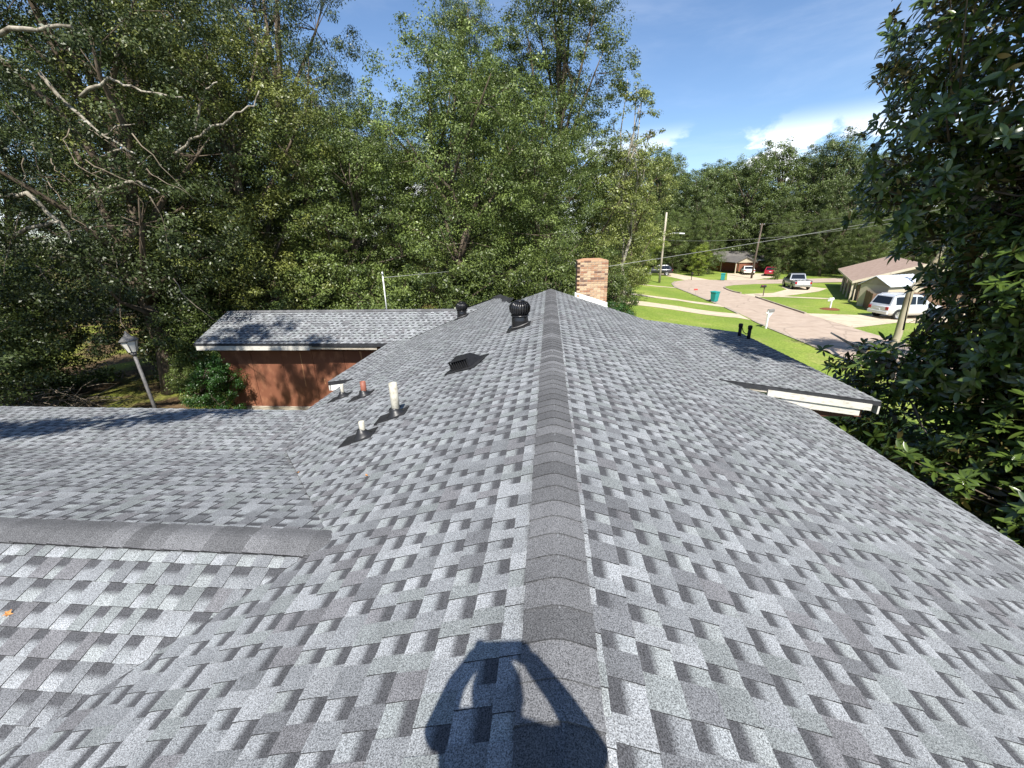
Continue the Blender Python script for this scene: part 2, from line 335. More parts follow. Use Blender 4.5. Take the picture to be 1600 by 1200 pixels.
# ------------------------------------------------------------------ the house: shingled roof planes
house = empty('house', (0, 0, 0), 0, 'grey shingled ranch house whose roof ridge fills the foreground', 'house')
E_ = .143
CV, CB = Vector, .011
def P3(x, y, z): return Vector((x, y, z + Z0))
def fz(a, b, c): return lambda x, y: a + b * x + c * y
# name, plane z(x,y), eave direction, polygons in plan (counter-clockwise), phase
SURF = [
 ('right', fz(0, -1 / 3, 0), (0, 1), [[(0, -3.4), (4.47, -3.4), (4.47, 7.12), (0, 7.12)], [(0, 7.12), (2.95, 7.12), (2.95, 12.7), (0, 12.7)]], .035),
 ('left', fz(0, 1 / 3, 0), (0, 1), [[(0, -3.4), (0, 2.2), (-1.5, 2.2), (-4.5, -.8), (-4.5, -3.4)], [(0, 2.2), (0, 6.6), (-4.3, 6.6), (-3.42, 4.55), (-1.5, 2.2)],
   [(0, 6.6), (0, 8.42), (-4.5, 8.42), (-4.5, 6.6)], [(0, 8.42), (0, 11.6), (-4.3, 11.6), (-4.3, 8.42)], [(0, 11.6), (0, 12.65), (-4.14, 12.65), (-4.3, 12.5), (-4.3, 11.6)],
   [(-1.15, 12.65), (-1.42, 13.95), (-2.48, 13.95), (-4.14, 12.65)], [(-1.42, 13.95), (-1.95, 16.4), (-3.45, 16.4), (-2.48, 13.95)]], .06),
 ('porch', fz(-.95 + .144 * 2.85, -.144, 0), (0, 1), [[(2.85, 7.1), (5.6, 7.1), (5.6, 12.72), (2.85, 12.72)]], .0),
 ('left_eave', fz(-1.417 + .14 * 4.25, .14, 0), (0, 1), [[(-4.25, 8.42), (-4.25, 12.3), (-4.95, 12.3), (-4.95, 8.42)]], .0),
 ('wing_near', fz(-.5 - 2.2 / 3, 0, 1 / 3), (1, 0), [[(-1.5, 2.2), (-14.5, 2.2), (-14.5, -.8), (-4.5, -.8)]], .05),
 ('wing_far', fz(-.5 + .29 * 2.2, 0, -.29), (1, 0), [[(-1.5, 2.2), (-3.42, 4.55), (-14.5, 4.55), (-14.5, 2.2)]], .02),
 ('wing_low', fz(-1.1815 + .125 * 4.55, 0, -.125), (1, 0), [[(-3.42, 4.55), (-4.3, 6.62), (-14.5, 6.62), (-14.5, 4.55)]], .0),
 ('rear_front', fz(-1.55 - .425 * 12.25, 0, .425), (1, 0), [[(-4.68, 12.25), (-2.42, 14.05), (-11.5, 14.05), (-11.5, 12.25)]], .0),
 ('rear_back', fz(-.785 + .425 * 14.05, 0, -.425), (1, 0), [[(-2.42, 14.05), (-4.68, 15.85), (-11.5, 15.85), (-11.5, 14.05)]], .0),
]
TONES = [((.200, .210, .220), 6), ((.170, .178, .187), 6), ((.130, .134, .142), 3), ((.184, .198, .200), 5), ((.146, .146, .154), 3), ((.232, .242, .252), 4)]
LIGHT = [(.232, .242, .252), (.208, .220, .228), (.190, .200, .208), (.22, .234, .236)]
TP = [t for t, w in TONES for _ in range(w)]
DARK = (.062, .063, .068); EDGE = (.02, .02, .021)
def clip(poly, cl):
    for i in range(len(cl)):
        (ax, ay), (bx, by) = cl[i], cl[(i + 1) % len(cl)]
        ex, ey = bx - ax, by - ay
        ds = [ex * (p[1] - ay) - ey * (p[0] - ax) for p in poly]
        if min(ds) >= 0: continue
        o = []
        for j in range(len(poly)):
            k = (j + 1) % len(poly); p, q, dp, dq = poly[j], poly[k], ds[j], ds[k]
            if dp >= 0: o.append(p)
            if (dp >= 0) != (dq >= 0):
                t = dp / (dp - dq); o.append((p[0] + (q[0] - p[0]) * t, p[1] + (q[1] - p[1]) * t))
        poly = o
        if len(poly) < 3: return None
    return poly
units = []          # (score, verts, faces, corner colours)
decks = MB()
def lerp3(a, b, t): return tuple(a[i] + (b[i] - a[i]) * t for i in range(3))
def shade(c, k): return tuple(v * k for v in c)
def in_view(p):
    v = p - CAM; z = v.dot(CF)
    return z > .2 and abs(v.dot(CR) / z) < 1.24 and abs(v.dot(CD) / z) < .93
for name, zf, ud, polys, phase in SURF:
    U = Vector((ud[0], ud[1], zf(*ud) - zf(0, 0))).normalized()
    g = Vector((zf(1, 0) - zf(0, 0), zf(0, 1) - zf(0, 0), 0)); V = Vector((g.x, g.y, g.length_squared)).normalized()
    NN = U.cross(V)
    if NN.z < 0: U = -U; NN = U.cross(V)
    O = P3(0, 0, zf(0, 0))
    def uv(x, y):
        d = P3(x, y, zf(x, y)) - O; return (d.dot(U), d.dot(V))
    cps = []
    for pl in polys:
        q = [uv(*p) for p in pl]
        ar = sum(q[i][0] * q[(i + 1) % len(q)][1] - q[(i + 1) % len(q)][0] * q[i][1] for i in range(len(q)))
        if ar < 0: q = q[::-1]
        cps.append(q)
        top = [P3(x, y, zf(x, y) - .006) for x, y in pl]; lo = [p - Vector((0, 0, .07)) for p in top]; n = len(pl)
        decks.add(top + lo, [tuple(range(n)), tuple(range(2 * n - 1, n - 1, -1))] + [(i, n + i, n + (i + 1) % n, (i + 1) % n) for i in range(n)])
    u0 = min(p[0] for q in cps for p in q); u1 = max(p[0] for q in cps for p in q); v0 = min(p[1] for q in cps for p in q); v1 = max(p[1] for q in cps for p in q)
    rr = random.Random(name); vv = v0 - phase; row = 0
    while vv < v1:
        u = u0 - rr.random() * .3; run = rr.choice(TP)
        while u < u1:
            wt, ws = rr.choice((.075, .085, .095, .11, .13)), rr.choice((.075, .085, .095, .105, .12))
            if rr.random() < .08: ws = 0.0
            if rr.random() < .75: run = rr.choice(TP)
            tt = shade(run, rr.uniform(.9, 1.1)); ts = shade(rr.choice(LIGHT if rr.random() < .75 else TP), rr.uniform(.95, 1.1))
            ctr = O + U * (u + (wt + ws) / 2) + V * (vv + E_ / 2)
            vs, fs, cs = [], [], []
            def piece(a, b, r0, r1, hb, ht, colf, walls):
                for cp in cps:
                    q = clip([(a, vv + r0), (b, vv + r0), (b, vv + r1), (a, vv + r1)], cp)
                    if not q: continue
                    bi = len(vs); n = len(q)
                    for (pu, pv) in q:
                        h = hb + (ht - hb) * (pv - vv) / E_
                        vs.append(O + U * pu + V * pv + NN * h)
                    fs.append(tuple(range(bi, bi + n))); cs.append([colf((pv - vv) / E_) for _, pv in q])
                    for i in range(n):
                        j = (i + 1) % n
                        bottom = abs(q[i][1] - vv) < 1e-6 and abs(q[j][1] - vv) < 1e-6
                        side = abs(q[i][0] - q[j][0]) < 1e-6
                        if bottom or (walls and side):
                            k = len(vs); vs.append(vs[bi + i] - NN * hb); vs.append(vs[bi + j] - NN * hb)
                            fs.append((bi + i, k, k + 1, bi + j)); cs.append([EDGE] * 4)
            top = E_ * 1.06
            ud_ = rr.uniform(.8, 1.0)
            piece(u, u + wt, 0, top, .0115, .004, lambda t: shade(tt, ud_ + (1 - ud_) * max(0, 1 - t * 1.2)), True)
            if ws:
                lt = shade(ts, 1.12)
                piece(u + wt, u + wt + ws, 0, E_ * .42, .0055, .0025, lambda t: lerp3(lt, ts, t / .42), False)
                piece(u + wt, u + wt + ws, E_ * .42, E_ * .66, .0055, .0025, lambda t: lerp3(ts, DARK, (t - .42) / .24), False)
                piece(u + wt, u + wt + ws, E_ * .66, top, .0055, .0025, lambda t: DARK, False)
            if fs:
                d = ctr - CAM; sc = (wt + ws) * abs(d.normalized().dot(NN)) / d.length_squared if in_view(ctr) else 0
                units.append((sc, vs, fs, cs))
            u += wt + ws
        vv += E_; row += 1
def tone_mesh(name, vs, fs, cs, m=SHINGLE):
    me = bpy.data.meshes.new(name); me.from_pydata([tuple(p) for p in vs], [], fs)
    a = me.color_attributes.new('tone', 'FLOAT_COLOR', 'CORNER')
    a.data.foreach_set('color', np.array([(*c, 1) for q in cs for c in q], 'f').ravel())
    me.materials.append(m); return me
roof = decks.build('roof', M['felt'], house)
units.sort(key=lambda t: -t[0])
for sc, vs, fs, cs in units[:300]:
    o = vs[0].copy(); link('shingle', tone_mesh('shingle', [p - o for p in vs], fs, cs), roof, o)
av, af, ac = [], [], []
for sc, vs, fs, cs in units[300:]:
    b = len(av); av += vs; af += [tuple(b + i for i in f) for f in fs]; ac += cs
tag(link('shingle_field', tone_mesh('shingle_field', av, af, ac), roof), kind='stuff')
# ridge caps: one bent shingle after another
def ridge_caps(A, B, slope_a, slope_b, half=.139, tone=.113, seed=1, skip=0):
    rr = random.Random(seed); A, B = Vector(A), Vector(B); T = (B - A).normalized(); ln = (B - A).length
    side = Vector((T.y, -T.x, 0)).normalized(); n = int(ln / E_)
    for i in range(n):
        k = tone * rr.choice((.78, .9, 1.0, 1.1, 1.25)); c = (k, k * 1.01, k * 1.05)
        o = A + T * i * E_; ha = half * rr.uniform(.97, 1.03); hb = half * rr.uniform(.97, 1.03); j = rr.uniform(-.006, .006)
        prof = [(-hb, -hb * slope_b), (-.05, -.05 * slope_b - .0), (-.018, -.009), (.018, -.009), (.05, -.05 * slope_a), (ha, -ha * slope_a)]
        vs, fs, cs = [], [], []
        for s, (y, lift) in enumerate(((j, .024), (E_ + .03, .0145))):
            for x, z in prof: vs.append(T * y + side * x + Vector((0, 0, z + lift)))
        for x, z in prof: vs.append(T * j + side * x + Vector((0, 0, z + .012)))
        for q in range(5):
            fs.append((q, q + 1, 7 + q, 6 + q)); cs.append([c] * 4)
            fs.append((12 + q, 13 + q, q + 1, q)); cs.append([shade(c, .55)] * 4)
        for a_, b_ in ((0, 6), (5, 11)):
            m_ = len(vs); vs.append(vs[a_] - Vector((0, 0, .02))); vs.append(vs[b_] - Vector((0, 0, .012)))
            fs.append((a_, b_, m_ + 1, m_)); cs.append([EDGE] * 4)
        me = tone_mesh('ridge_cap', vs, fs, cs)
        bm = bmesh.new(); bm.from_mesh(me); bmesh.ops.recalc_face_normals(bm, faces=bm.faces); bm.to_mesh(me); bm.free()
        link('ridge_cap', me, roof, o)
ridge_caps(P3(0, -2.0, 0), P3(0, 12.7, 0), 1 / 3, 1 / 3, seed=3)
ridge_caps(P3(-11.5, 2.2, -.5), P3(-1.36, 2.2, -.5), 1 / 3, .29, half=.124, tone=.104, seed=5)
ridge_caps(P3(-11.4, 14.05, -.785), P3(-2.7, 14.05, -.785), .425, .425, half=.14, seed=6)
# torn black felt on the far rear ridge
fb = MB(); rr = random.Random(4)
pts = [(-1.1, 12.7), (-1.25, 13.3), (-1.4, 13.9), (-1.55, 14.6), (-1.7, 15.2), (-1.83, 15.8), (-1.95, 16.42)]
A_ = [P3(x - .12 - rr.random() * .22, y, (x - .2) / 3 + .012) for x, y in pts]; B_ = [P3(x, y, x / 3 + .06 + rr.random() * .05) for x, y in pts]; C_ = [P3(x + .4, y, x / 3 - .12) for x, y in pts]
n = len(pts); fb.add(A_ + B_ + C_, [(i, i + 1, n + i + 1, n + i) for i in range(n - 1)] + [(n + i, n + i + 1, 2 * n + i + 1, 2 * n + i) for i in range(n - 1)])
rk = [(-1.95, .03), (-2.4, .02), (-2.9, .03), (-3.5, .015)]
Ra = [P3(x, 16.4, x / 3 + .02) for x, h in rk]; Rb = [P3(x, 16.25 - rr.random() * .2, x / 3 + .02 + h) for x, h in rk]; Rc = [P3(x, 16.46, x / 3 - .2) for x, h in rk]
fb.add(Ra + Rb + Rc, [(i, i + 1, 5 + i, 4 + i) for i in range(3)] + [(i, 8 + i, 9 + i, i + 1) for i in range(3)])
tag(fb.build('underlayment', M['felt'], roof), 'torn black roofing felt along the unfinished far ridge')
hb = MB(); hb.add([P3(-1.1, 12.7, -.36), P3(-1.95, 16.4, -.66), P3(1.2, 16.4, -1.55), P3(1.2, 12.75, -1.45)], [(0, 1, 2, 3)]); hb.build('rear_slope', M['felt'], roof)

# ------------------------------------------------------------------ fascias, walls, chimney, roof furniture
def board(name, a, b, h, t, m, parent=house, label=None, drop=0):
    a, b = Vector(a), Vector(b); d = b - a; q = Vector((-d.y, d.x, 0)).normalized() * t / 2; mb = MB()
    vs = []
    for p in (a, b):
        for s in (-1, 1):
            vs += [p + q * s - Vector((0, 0, drop + h)), p + q * s - Vector((0, 0, drop))]
    mb.add(vs, [(0, 1, 3, 2), (4, 6, 7, 5), (0, 4, 5, 1), (2, 3, 7, 6), (1, 5, 7, 3), (0, 2, 6, 4)])
    return tag(mb.build(name, m, parent), label)
# porch rake: two lapped boards
zp = lambda x: -.95 - .144 * (x - 2.85)
board('fascia_board', P3(3.05, 7.13, zp(3.05) - .07), P3(3.72, 7.13, zp(3.72) - .07), .05, .03, M['grey_board'])
board('fascia_board', P3(3.72, 7.1, zp(3.72) - .06), P3(5.45, 7.1, zp(5.45) - .06), .115, .035, M['white_board'], label='peeling white upper fascia board of the porch')
board('fascia_board', P3(3.98, 7.13, zp(3.98) - .185), P3(5.3, 7.13, zp(5.3) - .185), .12, .035, M['white_board'], label='white lower fascia board of the porch')
board('fascia_board', P3(5.58, 7.1, zp(5.6) - .06), P3(5.58, 12.7, zp(5.6) - .06), .16, .03, M['white_board'])
board('drip_edge', P3(4.485, -3.4, -1.5), P3(4.485, 7.1, -1.5), .07, .012, M['grey_metal'])
board('fascia_board', P3(4.45, -3.4, -1.55), P3(4.45, 7.1, -1.55), .14, .03, M['white_board'])
# rear wing
board('fascia_board', P3(-11.45, 12.27, -1.60), P3(-7.6, 12.27, -1.60), .17, .03, M['white_board'], label='white fascia board of the rear wing')
board('fascia_board', P3(-7.6, 12.29, -1.60), P3(-5.4, 12.29, -1.62), .14, .03, M['grey_board'], label='grey right end of the rear wing fascia')  # grey board instead of white along this stretch
board('drip_edge', P3(-7.5, 12.24, -1.60), P3(-4.95, 12.24, -1.60), .05, .012, M['felt'])
board('fascia_board', P3(-11.46, 12.28, -1.60), P3(-11.46, 14.05, -.84), .15, .03, M['white_board'])
board('fascia_board', P3(-4.93, 8.42, -1.56), P3(-4.93, 12.2, -1.56), .15, .03, M['white_board'])
board('fascia_board', P3(-4.2, 8.44, -1.46), P3(-4.9, 8.44, -1.555), .16, .03, M['white_paint'], label='short white return board under the left eave')
board('fascia_board', P3(-4.48, 6.6, -1.53), P3(-4.48, 8.4, -1.53), .14, .03, M['white_board'])
board('fascia_board', P3(-14.4, 6.6, -1.52), P3(-4.4, 6.6, -1.52), .14, .03, M['white_board'])
# walls
w = MB(); w.box(-11.1, -4.6, 12.78, 15.4, 0, Z0 - 1.62); w.add([P3(-11.1, 12.78, -1.62), P3(-11.1, 15.4, -1.62), P3(-11.1, 14.05, -.95)], [(0, 1, 2)])
w.build('rear_wall', M['brown_trim'], house)
for i in range(6):
    x0 = -11.08 + i * 1.08
    p = MB(); rr = random.Random(i)
    p.bbox(x0, x0 + 1.072, 12.735 - rr.random() * .006, 12.79, .12, Z0 - 1.88, .008)
    p.build('siding_panel', M['brown_siding'], house)
board('frieze_board', P3(-11.1, 12.72, -1.66), P3(-4.7, 12.72, -1.66), .26, .05, M['brown_trim'])
for x, z0_, z1_, wd in ((-6.15, 1.25, 2.15, .11), (-6.05, .8, 1.35, .2), (-5.55, 1.75, 2.12, .05), (-7.55, 1.0, 1.18, .02), (-8.25, .9, 2.1, .015), (-6.35, .55, .95, .1)):
    rr = random.Random(x); q = MB(); nn = 7
    lft = [(x - wd * rr.uniform(.2, 1), 12.727, z0_ + (z1_ - z0_) * k / nn) for k in range(nn + 1)]; rgt = [(x + wd * rr.uniform(.1, .9), 12.727, z0_ + (z1_ - z0_) * k / nn) for k in range(nn + 1)]
    q.add(lft + rgt, [(k, nn + 1 + k, nn + 2 + k, k + 1) for k in range(nn)]); q.build('peeled_paint', M['peeled'], house)
board('sill_board', (-10.6, 12.70, .16), (-4.7, 12.70, .16), .14, .05, M['grey_board'])
w = MB(); w.box(-4.05, 4.0, -3.2, 12.4, 0, Z0 - 1.52); w.build('wall', M['brick_wall'], house)
w = MB(); w.prism([(-3.9, -1.55), (3.9, -1.55), (0, -.12)], 'y', 12.35, 12.45); [None for _ in ()]
for i, p in enumerate(w.v): w.v[i] = (p[0], p[1], p[2] + Z0)
w.build('gable_wall', M['brown_trim'], house)
w = MB(); w.box(-14.2, -4.05, 0, 5.9, 0, Z0 - 1.6); w.build('wing_wall', M['brick_wall'], house)
w = MB(); w.box(4.55, 4.75, 7.35, 7.55, .0, Z0 - 1.62); w.build('porch_post', M['brown_trim'], house)
w = MB(); w.box(5.15, 5.33, 12.2, 12.38, .0, Z0 - 1.62); w.build('porch_post', M['brown_trim'], house)
w = MB(); w.box(4.0, 5.4, 7.2, 7.34, Z0 - 1.66, Z0 - 1.5); w.build('porch_beam', M['brown_trim'], house)
# chimney with its bricks
ch = MB(); CX0, CX1, CY0, CY1, CT = .78, 1.69, 12.98, 13.62, Z0 + .775
ch.box(CX0 + .006, CX1 - .006, CY0 + .006, CY1 - .006, 0, CT - .006); chim = ch.build('chimney', M['mortar'], house)
BL, BH, MJ = .196, .053, .009
bm_ = [MB().bbox(0, BL, 0, .09, 0, BH, .004).mesh('brick', m) for m in BRICKS]; bh_ = [MB().bbox(0, BL / 2 - MJ / 2, 0, .09, 0, BH, .004).mesh('brick', m) for m in BRICKS]
zc, row = CT - BH, 0; rr = random.Random(12)
while zc > Z0 - .75:
    for face, (ax, ln) in enumerate((('x', CX1 - CX0), ('l', CY1 - CY0), ('r', CY1 - CY0))):
        s = -(BL + MJ) / 2 * (row % 2)
        while s < ln - .02:
            half = s < 0 or s + BL > ln + .03
            meset = bh_ if half else bm_; mm = meset[rr.choices(range(5), (5, 3.4, 1.6, 2.2, 3))[0]]
            st = 0 if s < 0 else s; pr = rr.uniform(-.003, .002)
            if ax == 'x': o = link('brick', mm, chim, (CX0 + st, CY0 + pr, zc))
            elif ax == 'l': o = link('brick', mm, chim, (CX0 + pr, CY1 - st, zc)); o.rotation_euler = (0, 0, -math.pi / 2)
            else: o = link('brick', mm, chim, (CX1 - pr, CY0 + st, zc)); o.rotation_euler = (0, 0, math.pi / 2)
            s += BL + MJ
    zc -= BH + MJ; row += 1
cp = MB(); cp.add([(CX0 + .03, CY0 + .03, CT), (CX1 - .03, CY0 + .03, CT), (CX1 - .03, CY1 - .03, CT), (CX0 + .03, CY1 - .03, CT), (CX0 + .2, CY0 + .18, CT + .05), (CX1 - .2, CY0 + .18, CT + .05), (CX1 - .2, CY1 - .18, CT + .05), (CX0 + .2, CY1 - .18, CT + .05)], [(0, 1, 5, 4), (1, 2, 6, 5), (2, 3, 7, 6), (3, 0, 4, 7), (4, 5, 6, 7)])
cp.build('mortar_crown', BRICKS[1], chim)
fl = MB(); fl.add([P3(CX0 - .05, 12.93, -.245), P3(CX1 + .02, 12.93, -.555), P3(CX1 + .02, 12.93, -.45), P3(CX0 - .05, 12.93, -.13), P3(CX0 - .05, 12.72, -.27), P3(CX1 + .02, 12.72, -.575)], [(0, 1, 2, 3), (0, 4, 5, 1)])
fl.build('chimney_flashing', M['white_paint'], chim)
# roof frame for things that stand on the left slope
def on_left(x, y): return P3(x, y, x / 3)
TL = math.atan(1 / 3)
def slope_M(x, y): return Matrix.Translation(on_left(x, y) + Vector((0, 0, .012))) @ Matrix.Rotation(-TL, 4, 'Y')
def turbine(x, y, s, label):
    t = empty('turbine_vent', on_left(x, y), 0, label, 'roof vent', 'black turbine vents on the left slope')
    I = Matrix.Rotation(-TL, 4, 'Y')
    b = MB(); b.bbox(-.26 * s, .22 * s, -.22 * s, .22 * s, .012, .02, .002, M=I); b.build('flashing', M['flashing'], t)
    b = MB(); b.lathe([(.165 * s, -.08), (.16 * s, .13 * s), (.163 * s, .14 * s), (.16 * s, .15 * s), (.15 * s, .22 * s)], 24, caps=False); b.build('collar', M['black_metal'], t)
    b = MB(); b.lathe([(.168 * s, .005), (.178 * s, .012), (.178 * s, .022), (.168 * s, .03)], 24, M=Matrix.Translation((0, 0, .03)) @ I, caps=False); b.build('collar_ring', M['lamp_metal'], t)
    b = MB(); b.lathe([(.15 * s, .21 * s), (.172 * s, .225 * s), (.172 * s, .24 * s), (.15 * s, .245 * s)], 24); rg = b.build('vane_rim', M['black_metal'], t)
    b = MB()                                                   # curved vanes of the globe
    for k in range(24):
        a = 2 * math.pi * k / 24; vs = []
        for j in range(8):
            q = -1.12 + j * 2.32 / 7; rad = .205 * s * math.cos(q) ** .72 if j < 7 else .07 * s; z = (.365 + .155 * math.sin(q)) * s
            tw = .16 * (j / 7)
            for dr, da in ((.0, -.02), (-.012 * s, .20)):
                vs.append(((rad + dr) * math.cos(a + tw + da), (rad + dr) * math.sin(a + tw + da), z))
        b.add(vs, [(2 * j, 2 * j + 1, 2 * j + 3, 2 * j + 2) for j in range(7)], True)
    b.build('vanes', M['black_metal'], t)
    b = MB(); b.lathe([(.14 * s, .28 * s), (.16 * s, .36 * s), (.10 * s, .47 * s)], 16); b.build('core', M['dark_trim'], t)
    b = MB(); b.lathe([(.10 * s, .50 * s), (.098 * s, .515 * s), (.05 * s, .527 * s), (.005, .53 * s)], 20); b.build('top_cap', M['black_metal'], t)
    for o in t.children:
        sol = o.name.startswith('vanes') and o.modifiers.new('thickness', 'SOLIDIFY')
        if sol: sol.thickness = .002
    return t
turbine(-.60, 7.95, 1.0, 'black turbine vent nearest the ridge cap, larger in view')
turbine(-2.86, 13.35, .98, 'farther black turbine vent where the rear wing meets the main roof')
# slant-back box vent: louvres face downslope
VR = Matrix.Rotation(-TL, 4, 'Y') @ Matrix.Rotation(math.pi / 2 - .25, 4, 'Z') @ Matrix.Diagonal((1.2, 1.2, 1.35, 1))
bv = empty('box_vent', on_left(-1.30, 6.15), 0, 'low black slant-back vent with ribbed louvre on the left slope', 'roof vent')
I = VR
b = MB(); b.bbox(-.26, .26, -.22, .22, .012, .02, .002, M=I); b.build('flashing', M['flashing'], bv)
b = MB(); b.loft([[(-.20, -.15, .0), (-.20, .15, .0), (-.17, .11, .125), (-.17, -.11, .125)], [(.04, -.165, .0), (.04, .165, .0), (-.02, .11, .14), (-.02, -.11, .14)], [(.23, -.15, .0), (.23, .15, .0), (.225, .09, .02), (.225, -.09, .02)]], M=I); b.build('hood', M['black_plastic'], bv)
for k in range(9):
    y = -.125 + k * .03125
    b = MB(); b.bbox(-.212, -.18, y - .005, y + .005, .015, .112, .002, M=I); b.build('louvre_rib', M['black_plastic'], bv)
b = MB(); b.bbox(-.225, -.17, -.135, .135, .118, .13, .003, M=I); b.build('hood_lip', M['black_plastic'], bv)
def pipe(x, y, r, h, m, label, cone=True):
    t = empty('vent_pipe', on_left(x, y), 0, label, 'vent pipe', 'plumbing pipes through the left slope')
    b = MB(); b.bbox(-.26, .15, -.15, .15, .011, .016, .002, M=Matrix.Rotation(-TL, 4, 'Y') @ Matrix.Rotation(.1, 4, 'Z')); b.build('flashing', M['flashing'], t)
    b = MB(); b.lathe([(.125, .0), (.118, .018), (.075, .05), (r + .016, .085), (r + .012, .1), (r + .002, .105)], 20, M=Matrix.Rotation(-TL * .75, 4, 'Y')); b.build('rubber_boot', M['rubber'], t)
    b = MB(); b.lathe([(r, -.05), (r * 1.01, h * .5), (r, h), (r * .82, h), (r * .8, h - .1)], 16); b.build('pipe', m, t)
pipe(-1.94, 4.67, .05, .42, M['pvc'], 'tallest cream vent pipe, nearest the ridge of the four')
pipe(-2.18, 4.21, .032, .19, M['pvc'], 'short cream vent pipe closest to the camera')
pipe(-3.16, 6.4, .047, .25, M['copper_pipe'], 'red-brown vent pipe between two cream pipes')
pipe(-3.82, 6.91, .028, .24, M['pvc'], 'thin pale vent pipe in front of the white eave return')
for (x, y, h), lab in (((5.3, 12.05, .36), 'black pipe stub at the porch corner, farther of two'), ((5.42, 11.75, .38), 'black pipe stub at the porch corner, nearer of two')):
    t = empty('roof_mast', P3(x, y, zp(x)), 0, lab, 'mast', 'paired black pipe stubs')
    MB().lathe([(.045, -.06), (.043, h - .08)], 12).build('pipe', M['black_plastic'], t); MB().lathe([(.055, h - .1), (.058, h - .02), (.04, h)], 12).build('cap', M['black_plastic'], t)
b = MB(); b.tube([P3(5.32, 12.03, -1.02), P3(5.35, 11.95, -1.16), P3(5.39, 11.85, -1.2), P3(5.42, 11.77, -1.14)], .012, 6)
tag(b.build('cable', M['black_plastic']), 'black cable slung between the two black pipe stubs', 'cable')
def fallen_leaf(x, y, z, s, label, rot):
    b = MB(); r2 = random.Random(rot); k = 10
    vs = [(0, 0, .004)] + [(math.cos(a) * s * (1 if i % 2 else .45), math.sin(a) * s * (1 if i % 2 else .45), .004 + r2.random() * .014) for i, a in enumerate([2 * math.pi * j / k for j in range(k)])]
    b.add(vs, [(0, i, i % k + 1) for i in range(1, k + 1)])
    o = b.build('fallen_leaf', M['dry_leaf'], None, P3(x, y, z + .012)); o.rotation_euler = (TL, 0, rot); tag(o, label, 'leaf')
fallen_leaf(-3.27, 1.65, -.5 - (2.2 - 1.65) / 3, .026, 'curled orange leaf on the near left roof wing', 1)
fallen_leaf(-1.62, 3.05, -.54, .016, 'tiny tan leaf scrap low on the main left slope', 2)
fallen_leaf(-2.66, 3.62, -.88, .022, 'small yellow leaf lying in the far valley', 3)
# service mast behind the rear wing ridge
sm = empty('service_mast', P3(-5.86, 14.6, -1.02), 0, 'thin pale service mast standing behind the rear wing ridge', 'mast')
MB().lathe([(.021, -.1), (.021, 1.38)], 10).build('pipe', M['white_paint'], sm); MB().lathe([(.045, 1.36), (.05, 1.42), (.02, 1.48)], 10).build('weatherhead', M['galv'], sm)
def wire(pts, r, label, sag=.3, n=14):
    a, b = Vector(pts[0]), Vector(pts[1]); q = [a.lerp(b, i / n) - Vector((0, 0, sag * 4 * (i / n) * (1 - i / n))) for i in range(n + 1)]
    tag(MB().tube(q, r, 5).build('overhead_wire', M['wire']), label, 'wire', 'overhead wires')

